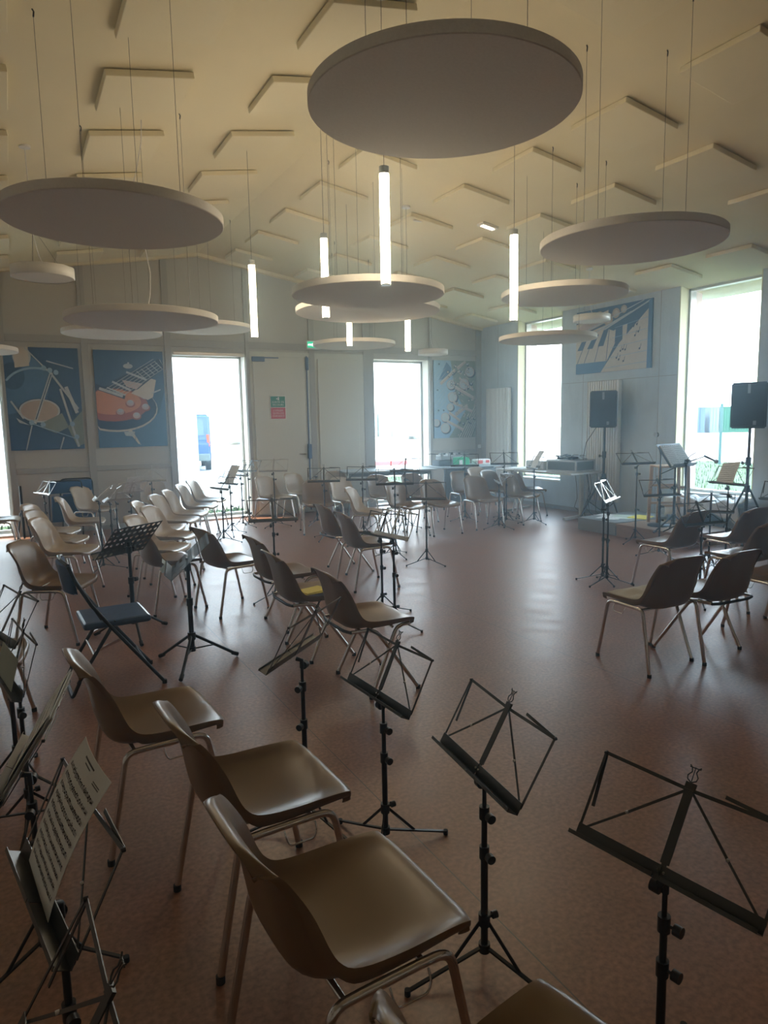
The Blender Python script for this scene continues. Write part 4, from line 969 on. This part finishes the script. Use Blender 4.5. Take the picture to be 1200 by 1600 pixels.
T, L, U, N = stand_frame(.96, 4.55, .70, 168, 47, .03)
cf = MB(); q = lambda l, u, k: T+L*l+U*u+N*k
M_CLEAR = mat('clear_folder_plastic', (.55, .72, .80), .12, spec=.8)
s_ = 1
cf.add([q(-.235, -.10, .006), q(-.12, -.10, .006), q(-.13, -.16, .03), q(-.22, -.17, .05), q(-.24, -.12, .05)], [(0, 1, 2, 3, 4)], M_CLEAR)
cf.add([q(-.235, -.10, .008), q(-.12, -.10, .008), q(-.14, -.11, .08), q(-.22, -.10, .09)], [(0, 1, 2, 3)], M_CLEAR)
tag(cf.build('clear_folder'), 'crumpled clear plastic folder on the black perforated stand', 'folder')

# ------------------------------------------------------------------ blue folding chair
def folding_chair(loc, rz, label, group=None):
    t = thing('folding_chair', label, 'chair', loc, rz, group); B = .011
    for s in (-1, 1):
        f = MB(); f.tube([(s*.205, .29, .012), (s*.205, -.02, .44), (s*.205, -.10, .56), (s*.20, -.17, .70), (s*.19, -.205, .80)], B, M_BLACK, 10); f = f.build('front_leg_frame', t)
        MB().cyl((s*.205, .29, .012), .014, .024, M_RUB, 10).build('rubber_foot', f)
        g_ = MB(); g_.tube([(s*.18, .03, .44), (s*.18, -.20, .09)], B, M_BLACK, 10); g_.build('rear_leg', t)
        MB().strip((s*.195, .07, .33), (s*.185, -.09, .27), .016, .003, (1, 0, 0), M_CHROME).build('stay', t)
        MB().strip((s*.192, -.045, .46), (s*.19, -.12, .60), .018, .003, (1, 0, 0), M_BLACK).build('back_stay', t)
    MB().tube(round_path([(-.18, -.19, .10), (-.18, -.235, .012), (.18, -.235, .012), (.18, -.19, .10)], .03, 5), B, M_BLACK, 10).build('rear_foot_loop', t)
    MB().tube([(-.18, -.10, .245), (.18, -.10, .245)], .008, M_CHROME, 8).build('cross_bar', t)
    MB().tube([(-.205, .20, .135), (.205, .20, .135)], .008, M_BLACK, 8).build('cross_bar', t)
    MB().box((0, .045, .425), (.385, .39, .044), M_VINYL, bev=.018).build('seat', t)
    b = MB(); n_ = 12
    for side in (0, 1):
        vs_ = [((-.19+.38*i/n_), -.185-.045*(1-(2*i/n_-1)**2)-.025*j/4+(.02 if side else 0), .63+.17*j/4) for j in range(5) for i in range(n_+1)]
        b.add(vs_, [(j*(n_+1)+i, j*(n_+1)+i+1, (j+1)*(n_+1)+i+1, (j+1)*(n_+1)+i) for j in range(4) for i in range(n_)], M_VINYL, True)
    for i in range(n_):
        for j in (0, 4):
            a0 = (-.19+.38*i/n_, -.185-.045*(1-(2*i/n_-1)**2)-.025*j/4, .63+.17*j/4); a1 = (-.19+.38*(i+1)/n_, -.185-.045*(1-(2*(i+1)/n_-1)**2)-.025*j/4, .63+.17*j/4)
            b.poly([a0, a1, (a1[0], a1[1]+.02, a1[2]), (a0[0], a0[1]+.02, a0[2])], M_VINYL)
    b.build('backrest', t)
    MB().tube([(-.19, -.206, .805), (-.10, -.228, .818), (0, -.235, .82), (.10, -.228, .818), (.19, -.206, .805)], B, M_BLACK, 10).build('top_rail', t)
    return t
folding_chair((.43, 4.50, 0), R(-90+2), 'blue vinyl folding chair with black tube frame, open in the left middle')
# folded blue chairs leaning on the wall
def folded(loc, rz, lean, label, k=0):
    t = thing('folded_chair', label, 'chair', loc, rz, 'folded blue chairs against the wall'); t.rotation_euler = (R(-lean), 0, rz)
    MB().tube(round_path([(-.22, 0, .01), (-.22, 0, .86), (.22, 0, .86), (.22, 0, .01)], .08, 6), .011, M_BLACK, 10).build('frame', t)
    MB().tube([(-.22, .0, .25), (.22, 0, .25)], .008, M_BLACK, 8).build('cross_bar', t)
    MB().box((0, 0, .76), (.42, .03, .17), M_BLUE, bev=.013).build('backrest', t)
    MB().box((0, -.012, .44), (.38, .035, .40), M_BLUE, bev=.015).build('seat', t)
    return t
folded((.62, 11.05, 0), R(4), -14, 'folded blue chair in front of the other, leaning at the wall under the drum poster')
folded((.80, 11.18, 0), R(-3), -10, 'folded blue chair behind the other, leaning at the wall under the drum poster')

# ------------------------------------------------------------------ black instrument bag at the left edge
bg = thing('instrument_bag', 'black padded bag with white lettering, cut by the left edge', 'bag', (-.45, 5.12, 0), R(-20))
pr_ = [(-.30, 0), (.17, 0), (.165, .60), (.13, .68), (.05, .76), (-.30, .80)]
bm = bmesh.new(); vv = [bm.verts.new((x, 0, z)) for x, z in pr_]; f_ = bm.faces.new(vv); ret = bmesh.ops.extrude_face_region(bm, geom=[f_]); bmesh.ops.translate(bm, vec=(0, .20, 0), verts=[v for v in ret['geom'] if isinstance(v, bmesh.types.BMVert)])
bmesh.ops.recalc_face_normals(bm, faces=bm.faces); bmesh.ops.bevel(bm, geom=bm.edges[:], offset=.02, segments=3, affect='EDGES'); me = D.meshes.new('bag'); bm.to_mesh(me); bm.free(); me.materials.append(mat('black_nylon', (.010, .017, .022), .6, noise=.1))
link('bag_body', me, bg)
put_text('R', .07, M_WHITE, bg, (.03, -.003, .60)); put_text('iur', .075, M_WHITE, bg, (.095, -.003, .46), name='script_lettering')
# folded dark stand against the wall at far left
fs_ = thing('folded_speaker_stand', 'dark folded tripod stand against the wall at far left', 'stand', (.06, 11.0, 0), 0)
MB().tube([(0, 0, .05), (0, .05, .78)], .018, M_BLACK, 10).build('pole', fs_)
for k in range(3):
    a = R(90+120*k); MB().tube([(.03*math.cos(a), .02+.03*math.sin(a), .40), (.10*math.cos(a), .06*math.sin(a), .02)], .012, M_BLACK, 8).build('leg', fs_)

# ------------------------------------------------------------------ back tables
def table(loc, rz, L, W, h, label, panel=False, top=M_GREYT):
    t = thing('table', label, 'table', loc, rz)
    MB().box((0, 0, h-.014), (L, W, .028), top, bev=.004).build('tabletop', t)
    for sx in (-1, 1):
        for sy in (-1, 1):
            MB().tube([(sx*(L/2-.10), sy*(W/2-.08), h-.03), (sx*(L/2-.05), sy*(W/2-.04), .0)], .016, M_GREYD, 10).build('leg', t)
    MB().bx(-L/2+.08, L/2-.08, -W/2+.07, -W/2+.09, h-.09, h-.03, M_GREYD).build('apron', t)
    if panel: MB().bx(-L/2+.06, L/2-.06, -W/2+.03, -W/2+.05, .12, h-.05, M_GREYD).build('modesty_panel', t)
    return t
table((5.80, 10.70, 0), R(-12), 1.65, .68, .75, 'long blue grey table before the narrow back window')
table((7.28, 10.55, 0), R(0), 1.25, .70, .76, 'second grey table with a dark front panel under the saxophone picture', panel=True)
# gear on the second table
kb = thing('stacked_gear', 'heap of grey electronic gear with leads on the second back table', 'equipment', (7.10, 10.70, .76))
MB().box((0, 0, .05), (.55, .25, .10), M_GREYD, bev=.008).build('lower_unit', kb); MB().box((.05, .02, .14), (.48, .22, .07), M_GREY, bev=.006).build('middle_unit', kb)
c_ = MB(); rn = random.Random(5)
for i in range(9): c_.box((-.22+.055*i, -.01, .195+.01*(i % 3)), (.035, .10, .03+.02*(i % 2)), (M_WHITE, M_GREY, M_BLACK)[i % 3], bev=.004)
c_.build('connectors', kb)
c_ = MB(); c_.tube([(-.45+.05*i, -.02, .215+.01*math.sin(i)) for i in range(8)], .006, M_BLACK, 6); c_.build('lead', kb)
gb = thing('green_box', 'green plastic box on the second back table', 'box', (7.16, 10.36, .76)); MB().box((0, 0, .08), (.25, .18, .16), M_GREEN, bev=.012).build('box_body', gb); MB().box((-.07, -.092, .07), (.07, .004, .09), M_WHITE).build('label_plate', gb)
rb = thing('paper_bag', 'red and white bag lying on the second back table', 'bag', (7.60, 10.36, .76)); MB().box((0, 0, .055), (.34, .16, .11), M_WHITE, bev=.03).build('bag_body', rb); a = MB(); a.bx(-.13, -.02, -.083, -.080, .03, .09, M_RED); a.bx(.05, .13, -.083, -.080, .04, .09, M_RED); a.build('red_print_panel', rb)

# ------------------------------------------------------------------ desk at the right
dk = thing('desk', 'pale desk on two splayed T legs under the narrow right window', 'desk', (7.72, 8.72, 0), R(6))
MB().box((0, 0, .735), (.74, 1.66, .028), M_DESK, bev=.004).build('desktop', dk)
for s in (-1, 1):
    l = MB(); l.box((0.08, s*.66, .38), (.07, .04, .68), M_DESK, bev=.006); l.build('leg', dk)
    l = MB(); l.strip((-.32, s*.66, .03), (.30, s*.66, .05), .05, .04, (0, 0, 1), M_DESK); l.build('foot_bar', dk)
fc = thing('mixer_case', 'grey flight case with mixer and loose leads on top, on the pale desk', 'case', (7.80, 8.25, .75), R(8))
fc.scale = (1.12, 1.12, 1.25)
b = MB(); b.box((0, 0, .075), (.40, .50, .13), M_GREYD, bev=.004); b.build('case_body', fc)
ed = MB()
for z_ in (.012, .138):
    for x_, y_, dx, dy in ((0, -.25, .42, .016), (0, .25, .42, .016), (-.20, 0, .016, .51), (.20, 0, .016, .51)): ed.box((x_, y_, z_), (dx, dy, .02), M_FRAME)
for x_ in (-.2, .2):
    for y_ in (-.25, .25): ed.box((x_, y_, .075), (.02, .02, .13), M_FRAME)
ed.build('aluminium_edging', fc)
c_ = MB(); rn = random.Random(11)
for i in range(10):
    x0, y0 = rn.uniform(-.12, .12), rn.uniform(-.2, .2); c_.tube([(x0+.05*math.cos(k*.8), y0+.05*math.sin(k*.8), .15+.025+.025*math.sin(k*.5+i)) for k in range(9)], .006, (M_BLACK, M_GREY)[i % 2], 6)
c_.box((.0, .05, .165), (.2, .22, .03), M_BLACK, bev=.006); c_.build('leads', fc)
pr2 = thing('printer', 'small pale grey printer on the desk left of the mixer case', 'printer', (7.85, 9.0, .75), R(6)); MB().box((0, 0, .07), (.32, .40, .14), M_DESK, bev=.015).build('printer_body', pr2); MB().box((-.162, 0, .04), (.006, .26, .04), M_GREYD).build('paper_slot', pr2)
pp = MB(); rn = random.Random(2)
for i in range(7):
    pp.box((7.55+rn.uniform(-.06, .06), 9.15+rn.uniform(-.28, .28), .7515+.0012*i), (.21, .297, .001), M_PAPER, rot=Matrix.Rotation(rn.uniform(-.7, .7), 3, 'Z'))
tag(pp.build('loose_papers'), 'loose white papers spread on the pale desk', 'paper')
cbl = MB()
for i, (a0, b0) in enumerate(((7.95, 7.98), (8.12, 8.02), (8.20, 8.30), (8.22, 8.6))):
    cbl.tube([(a0, b0, .74), (a0+.03, b0-.02, .5), (a0-.02+.03*i, b0, .25), (a0+.05, b0+.04, .10), (a0+.08, b0-.08, .012)], .005, M_BLACK, 6)
tag(cbl.build('hanging_cable'), 'dark cables hanging down behind the pale desk', 'cable')

# ------------------------------------------------------------------ loudspeakers on tripods
def speaker_on_stand(x, y, zc, yaw, a0, label, w=.40, h=.55, d=.34):
    st_ = thing('speaker_stand', 'black tripod speaker stand ' + label, 'stand', (x, y, 0), R(yaw), 'tripod speaker stands'); zt = zc-h/2
    MB().tube([(0, 0, .12), (0, 0, 1.02)], .019, M_BLACK, 12).build('lower_tube', st_); MB().tube([(0, 0, 1.0), (0, 0, zt)], .0165, M_BLACK, 12).build('upper_tube', st_)
    c_ = MB(); c_.cyl((0, 0, 1.02), .032, .10, M_BLACK, 16); c_.tube([(0, 0, 1.0), (0, -.06, 1.0)], .007, M_BLACK, 8); c_.cyl((0, -.065, 1.0), .02, .025, M_BLACK, 12, 'Y'); c_.build('clamp', st_)
    c_ = MB(); c_.cyl((0, 0, .68), .034, .09, M_BLACK, 16); c_.build('tripod_hub', st_); c_ = MB(); c_.cyl((0, 0, .16), .028, .05, M_BLACK, 16); c_.build('brace_collar', st_)
    for k in range(3):
        a = R(a0+120*k); ca, sa = math.cos(a), math.sin(a)
        l = MB(); l.tube([(.03*ca, .03*sa, .68), (.36*ca, .36*sa, .016)], .013, M_BLACK, 10); l.tube([(.03*ca, .03*sa, .16), (.22*ca, .22*sa, .30)], .008, M_BLACK, 8); l = l.build('leg', st_); MB().cyl((.362*ca, .362*sa, .015), .019, .03, M_RUB, 10).build('rubber_foot', l)
    s = thing('loudspeaker', 'black loudspeaker box ' + label, 'loudspeaker', (x, y, zt), R(yaw), 'loudspeakers on tripod stands')
    prf = [(-d*.45, -w*.36), (-d*.45, w*.36), (d*.5, w/2), (d*.5, -w/2)]
    bm = bmesh.new(); vv = [bm.verts.new((a, b, 0.0)) for a, b in prf]; f_ = bm.faces.new(vv); r_ = bmesh.ops.extrude_face_region(bm, geom=[f_]); bmesh.ops.translate(bm, vec=(0, 0, h), verts=[v for v in r_['geom'] if isinstance(v, bmesh.types.BMVert)])
    bmesh.ops.recalc_face_normals(bm, faces=bm.faces); bmesh.ops.bevel(bm, geom=bm.edges[:], offset=.015, segments=2, affect='EDGES'); me = D.meshes.new('cab'); bm.to_mesh(me); bm.free(); me.materials.append(M_BLACK); link('cabinet', me, s)
    MB().box((d*.5+.004, 0, h*.5), (.012, w*.88, h*.90), M_STEM, bev=.004).build('front_grille', s)
    MB().box((d*.5+.012, w*.18, h*.12), (.004, .035, .05), M_GREY).build('badge', s)
    MB().box((d*.5+.012, 0, h*.86), (.004, .03, .11), M_GREY).build('horn_slot', s)
    for z_ in (0.0, h): MB().cyl((-.05, 0, z_ - .002 if z_ else .001), .022, .006, M_GREY, 14).build('pole_socket', s)
    return s
speaker_on_stand(8.0, 7.74, 1.71, 215, 55, 'before the ribbed radiator, left of the conductor desk')
speaker_on_stand(7.98, 5.36, 1.70, 205, -115, 'before the right window at the right edge')
ck = MB(); ck.tube([(7.98, 7.84, 1.5), (7.93, 8.05, 1.2), (7.86, 8.04, .95), (7.93, 8.02, .7), (7.98, 8.0, .4), (7.9, 8.05, .15), (7.85, 7.95, .02)], .006, M_BLACK, 6)
tag(ck.build('speaker_cable'), 'black cable hanging from the left loudspeaker', 'cable')

# ------------------------------------------------------------------ podium
pdm = thing('wooden_podium', 'low brown plywood podium before the concrete wall', 'platform', (7.47, 6.02, 0)); MB().box((0, 0, .155), (.84, 1.14, .03), M_PLY, bev=.003).build('deck', pdm)
MB().bx(-.41, .41, -.56, -.53, 0, .14, M_PLY).build('skirt', pdm); MB().bx(-.41, -.38, -.53, .56, 0, .14, M_PLY).build('skirt', pdm); MB().bx(.38, .41, -.53, .56, 0, .14, M_PLY).build('skirt', pdm)
gp = thing('carpeted_box', 'low grey carpeted platform box at the left end of the podium', 'platform', (7.66, 6.96, 0)); MB().box((0, 0, .09), (1.18, .70, .18), M_CARPET, bev=.008).build('box_body', gp)
pp = MB(); rn = random.Random(9)
for i in range(9): pp.box((7.45+rn.uniform(-.22, .3), 7.0+rn.uniform(-.16, .18), .1815+.0012*i), (.21, .297, .001), (M_PAPER, mat('pale_green_paper', (.62, .72, .62), .7))[i % 2], rot=Matrix.Rotation(rn.uniform(-1, 1), 3, 'Z'))
tag(pp.build('loose_papers'), 'pale papers scattered on the grey carpeted box', 'paper')
yf = MB(); yf.box((7.72, 6.76, .184), (.34, .25, .005), M_YEL, rot=Matrix.Rotation(.35, 3, 'Z')); yf.box((7.73, 6.77, .189), (.33, .24, .004), M_YEL, rot=Matrix.Rotation(.28, 3, 'Z'))
tag(yf.build('yellow_folder'), 'yellow folder lying on the grey carpeted box', 'folder')
# high wooden stool
sx0, sy0, zb_ = 7.62, 6.22, .17
sl_ = thing('wooden_stool', 'open frame of a tall pine stool on the podium', 'stool', (sx0, sy0, zb_), R(-30))
SH = .76
for a in (-1, 1):
    for b in (-1, 1): MB().strip((a*.20, b*.17, 0), (a*.18, b*.155, SH), .038, .028, (0, 1, 0), M_WOOD).build('leg', sl_)
for z_ in (.26, .50):
    for b in (-1, 1): MB().strip((-.19, b*.163, z_), (.19, b*.163, z_), .03, .02, (0, 1, 0), M_WOOD).build('rung', sl_)
for a in (-1, 1): MB().strip((a*.19, -.16, .36), (a*.19, .16, .36), .03, .02, (1, 0, 0), M_WOOD).build('rung', sl_)
MB().box((0, 0, SH+.008), (.40, .34, .022), M_WOOD, bev=.005).build('seat', sl_)
# round based microphone stand
ms2 = thing('microphone_stand', 'black microphone stand with a round cast base on the podium', 'stand', (7.36, 6.15, .17))
MB().lathe((0, 0, 0), [(0, 0), (.135, 0), (.14, .008), (.138, .022), (.10, .036), (.03, .042), (0, .042)], mat('blue_black_iron', (.03, .045, .07), .4), 40).build('base', ms2)
MB().tube([(0, 0, .04), (0, 0, .95)], .0095, M_BLACK, 10).build('pole', ms2); MB().tube([(0, 0, .93), (-.02, 0, 1.0)], .012, M_BLACK, 8).build('clip', ms2)
# boom microphone stand
bs = thing('boom_microphone_stand', 'black boom stand holding a microphone before the right window', 'stand', (7.15, 5.60, .17), R(0))
MB().tube([(0, 0, .12), (0, 0, .86)], .011, M_BLACK, 10).build('pole', bs)
for k in range(3):
    a = R(20+120*k); MB().tube([(0, 0, .14), (.24*math.cos(a), .24*math.sin(a), .012)], .008, M_BLACK, 8).build('leg', bs)
c_ = MB(); c_.cyl((0, 0, .87), .022, .05, M_BLACK, 14); c_.cyl((.0, -.03, .88), .018, .03, M_BLACK, 14, 'Y'); c_.build('boom_clamp', bs)
bdv = Vector((math.cos(YAW), -math.sin(YAW), 0)); bdn = Vector((.80, -.60, 0))
MB().tube([bdn*(-.30)+Vector((0, 0, .72)), bdn*0+Vector((0, 0, .86)), bdn*.20+Vector((0, 0, .93))], .0065, M_BLACK, 8).build('boom_arm', bs)
mic = MB(); mic.tube([bdn*.20+Vector((0, 0, .94)), bdn*.32+Vector((0, 0, .88))], [.014, .011], M_BLACK, 12); mic.lathe(bdn*.34+Vector((0, 0, .87)), [(0, -.028), (.02, -.02), (.027, 0), (.02, .02), (0, .028)], M_GREY, 16); mic.build('microphone', bs)
MB().tube([bdn*.20+Vector((0, 0, .95)), bdn*.14+Vector((0, 0, 1.0)), bdn*.04+Vector((0, 0, .94)), Vector((0, .02, .86)), Vector((.02, .02, .5)), Vector((.05, .0, .03))], .004, M_BLACK, 6).build('microphone_cable', bs)
# conductor desk
orchestra_stand(7.11, 5.72, 1.06, 277, 36, 'black solid music desk of the conductor holding an open score', base=.17, leg0=10, holes=False, W=.50, H=.34, foot=.27)
T, L, U, N = stand_frame(7.11, 5.72, 1.06, 277, 36, .03)
sc_ = MB(); rotb = Matrix(((L.x, U.x, N.x), (L.y, U.y, N.y), (L.z, U.z, N.z)))
for s in (-1, 1):
    sc_.box(T+U*(-.10+.16)+L*(s*.108)+N*.010, (.212, .30, .010), M_PAPER, rot=rotb)
so2 = tag(sc_.build('open_score'), 'open white score on the conductor desk', 'sheet music')
ik = MB()
for s in (-1, 1):
    for i in range(11):
        u = -.06+.026*i
        for q_ in range(3): ik.box(T+U*(u-.10+.075+q_*.004)+L*(s*.108)+N*.0155, (.18, .0008, .0006), M_INK, rot=rotb)
for i in range(9): ik.box(T+U*(.20)+L*(-.17+.042*i)+N*.0157, (.018, .008, .0006), M_INK, rot=rotb)
ik.build('printed_music', so2)
# pale cloth on the sill of the right window
def drape(name, lab, cx, cy_, L_, W, z0, m, seed, hang=.22):
    rnd = random.Random(seed); bm = bmesh.new(); NX, NY = 26, 54; vs_ = []
    ph = [rnd.uniform(0, 6) for _ in range(8)]
    for i in range(NX+1):
        for j in range(NY+1):
            u, v = i/NX, j/NY; s = u*(W+hang)
            wob = .5+.5*math.sin(9*v+ph[0])*math.sin(5*v+ph[1]); h = .05+.06*wob*math.sin(PI*min(1, s/W))+.018*math.sin(31*v+8*u+ph[2])+.014*math.sin(17*u+23*v+ph[3])
            if s < W: x = -s; z = z0+h
            else: x = -W-.035-.03*math.sin(21*v+ph[4]); z = z0+h-(s-W)*(1+.25*math.sin(6*v+ph[5]))
            vs_.append(bm.verts.new((cx+W*.5+x+.0, cy_-L_/2+v*L_+.015*math.sin(13*u+ph[6]), z)))
    for i in range(NX):
        for j in range(NY): bm.faces.new((vs_[i*(NY+1)+j], vs_[i*(NY+1)+j+1], vs_[(i+1)*(NY+1)+j+1], vs_[(i+1)*(NY+1)+j])).smooth = True
    me = D.meshes.new(name); bm.to_mesh(me); bm.free(); me.materials.append(m); o = link(name, me); so_ = o.modifiers.new('s', 'SOLIDIFY'); so_.thickness = .006; bake(o); return tag(o, lab, 'cloth')
bn = thing('low_bench', 'low grey bench under the right window, covered by pale cloth', 'bench', (8.20, 6.03, 0))
MB().box((0, 0, .41), (.36, 1.14, .03), M_GREY, bev=.004).build('bench_top', bn)
for s in (-1, 1): MB().box((0, s*.54, .20), (.34, .03, .395), M_GREY).build('side_panel', bn)
drape('crumpled_cloth', 'crumpled white cloth heaped along the right window sill', 8.19, 6.03, 1.12, .30, .425, M_CLOTH, 4)

# ------------------------------------------------------------------ outside
G_GRAVEL = mat('pale_gravel', (.46, .42, .37), .95, noise=.25, nscale=3, bump=.5, bscale=40)
G_PAVE = mat('pale_concrete_paving', (.42, .42, .42), .9, noise=.08, nscale=1)
G_GRASS = mat('short_grass', (.028, .060, .012), .9, noise=.5, nscale=30)
G_WALLW = mat('white_render', (.80, .80, .78), .9, noise=.02)
tag(MB().bx(-60, 90, -40, 140, -.30, -.22, G_GRAVEL).build('ground'), kind='structure')
rn = random.Random(1)
def grass(x0, x1, y0, y1, n, lab):
    b = MB(); b.bx(x0, x1, y0, y1, -.22, -.06, G_GRASS)
    for i in range(n):
        x, y = rn.uniform(x0, x1), rn.uniform(y0, y1); h = rn.uniform(.05, .14); a = rn.uniform(0, 6.28); dx, dy = .012*math.cos(a), .012*math.sin(a); l = rn.uniform(-.04, .04)
        b.add([(x-dx, y-dy, -.07), (x+dx, y+dy, -.07), (x+l, y+l*.5, h-.06)], [(0, 1, 2)], G_GRASS)
    tag(b.build('grass_strip'), lab, 'grass', kind='stuff')
grass(-3, 9.2, WB1+.05, WB1+1.5, 3500, 'strip of short grass outside the back windows')
grass(9.2, 22.0, 3.0, 18.0, 5000, 'lawn outside the right window')
tag(MB().bx(-20, 40, 24, 33, -.22, -.20, G_PAVE).build('paved_road'), kind='structure')
# dug soil ridge
b = MB(); rr_ = random.Random(8); nn_ = 60
for i in range(nn_):
    x = -2+i*.22; y = 18.3+rr_.uniform(-.3, .3); s = rr_.uniform(.06, .16)
    b.box((x, y, -.16), (s*2.2, s*1.5, s), G_GRAVEL, rot=Matrix.Rotation(rr_.uniform(0, 3), 3, 'Z'))
tag(b.build('rubble_edge'), 'ragged line of rubble outside along the paving', 'rubble', kind='stuff')
# white neighbour building
nb = thing('white_building', 'plain white rendered building wing filling the left of the tall window', 'building', (0, 19.0, -.22))
MB().bx(-9, 4.47, 0, 8, 0, 7.5, G_WALLW).build('rendered_wall', nb)
gt = mat('pale_grey_lettering', (.45, .45, .46), .6)
put_text('OUCNAUD', .40, gt, nb, (3.72, -.012, 2.66), name='wall_lettering'); MB().bx(3.05, 4.35, -.015, .0, 2.36, 2.40, gt).build('lettering_underline', nb)
# van
vn = thing('blue_van', 'blue van parked outside, seen through the tall window', 'van', (6.25, 28.9, -.20), R(80)); vn.scale = (1, 1, 1.12)
M_VAN = mat('van_blue_paint', (.018, .065, .20), .35, coat=.3)
pf = [(-2.1, .35), (-2.12, 1.0), (-1.98, 1.95), (1.0, 2.0), (1.55, 1.45), (2.25, 1.15), (2.35, .45), (2.3, .35)]
bm = bmesh.new(); vv = [bm.verts.new((x, -.9, z)) for x, z in pf]; f_ = bm.faces.new(vv); r_ = bmesh.ops.extrude_face_region(bm, geom=[f_]); bmesh.ops.translate(bm, vec=(0, 1.8, 0), verts=[v for v in r_['geom'] if isinstance(v, bmesh.types.BMVert)])
bmesh.ops.recalc_face_normals(bm, faces=bm.faces); bmesh.ops.bevel(bm, geom=bm.edges[:], offset=.08, segments=3, affect='EDGES'); me = D.meshes.new('van'); bm.to_mesh(me); bm.free(); me.materials.append(M_VAN); link('van_body', me, vn)
for x_ in (-1.3, 1.5):
    for s in (-1, 1): MB().cyl((x_, s*.82, .33), .33, .2, M_RUB, 28, 'Y').build('wheel', vn)
for s in (-1, 1):
    MB().box((-2.06, s*.80, 1.05), (.10, .12, .42), mat('orange_tail_lamp', (.35, .07, .03), .3), bev=.02).build('tail_lamp', vn)
MB().box((-2.12, 0, .48), (.18, 1.7, .26), mat('grey_bumper', (.08, .11, .11), .5), bev=.05).build('rear_bumper', vn)
MB().box((-2.07, 0, 1.50), (.04, 1.3, .55), mat('van_window', (.05, .10, .18), .1), rot=Matrix.Rotation(.14, 3, 'Y')).build('rear_window', vn)
for s in (-1, 1): MB().box((1.05, s*.90, 1.45), (.75, .03, .42), mat('dark_van_window', (.03, .05, .06), .1)).build('side_window', vn)
# distant hedge line and low banks
hd = MB()
for i in range(40):
    x = 8+i*1.1; hd.box((x, 60+rr_.uniform(-2, 2), 1.2), (1.6, 1.5, rr_.uniform(2.0, 3.0)), mat('far_hedge', (.42, .45, .42), .9), rot=Matrix.Rotation(rr_.uniform(0, 3), 3, 'Z'))
tag(hd.build('far_hedge'), 'faint far hedge line outside', 'hedge', kind='stuff')
rw_ = thing('red_striped_cover', 'low red and white cover outside the narrow back window', 'cover', (13.0, 24.0, -.2), R(-20))
MB().box((0, 0, .10), (3.4, .9, .5), G_WALLW, bev=.15).build('cover_body', rw_); MB().box((-.3, -.456, .16), (2.2, .02, .16), M_RED, bev=.005).build('red_stripe', rw_)
# fence, containers behind the right window
ct = MAT_CT = mat('green_container_steel', (.004, .085, .045), .5); cb_ = mat('blue_container_steel', (.05, .09, .17), .5); cw_ = mat('white_container_steel', (.12, .17, .20), .5)
def container(x, y, rz, L_, m, lab):
    t = thing('shipping_container', lab, 'container', (x, y, -.2), rz); b = MB(); n = int(L_/.28)
    b.bx(-L_/2, L_/2, -1.15, 1.15, .1, 2.5, m)
    for i in range(n): b.bx(-L_/2+i*.28+.05, -L_/2+i*.28+.17, -1.20, -1.15, .2, 2.4, m)
    b.build('ribbed_walls', t); MB().bx(-L_/2, L_/2, -1.22, 1.2, 2.42, 2.56, m).build('roof_rail', t); MB().bx(-L_/2, L_/2, -1.22, 1.2, 0, .16, m).build('bottom_rail', t)
RZ_ = R(-31)
container(60.7, 47.4, RZ_, 2.2, cb_, 'blue container behind the fence, left one of three')
container(62.45, 46.35, RZ_, .9, cw_, 'narrow whitish container between the blue and the green one')
container(64.2, 45.3, RZ_, 2.9, ct, 'green ribbed container behind the fence')
fp = MB().tube([(20.8, 15.0, -.2), (20.8, 15.0, 1.95)], .05, mat('teal_fence_paint', (.03, .09, .085), .5), 10).build('fence_post'); tag(fp, 'pale green fence post standing outside the right window', 'post')
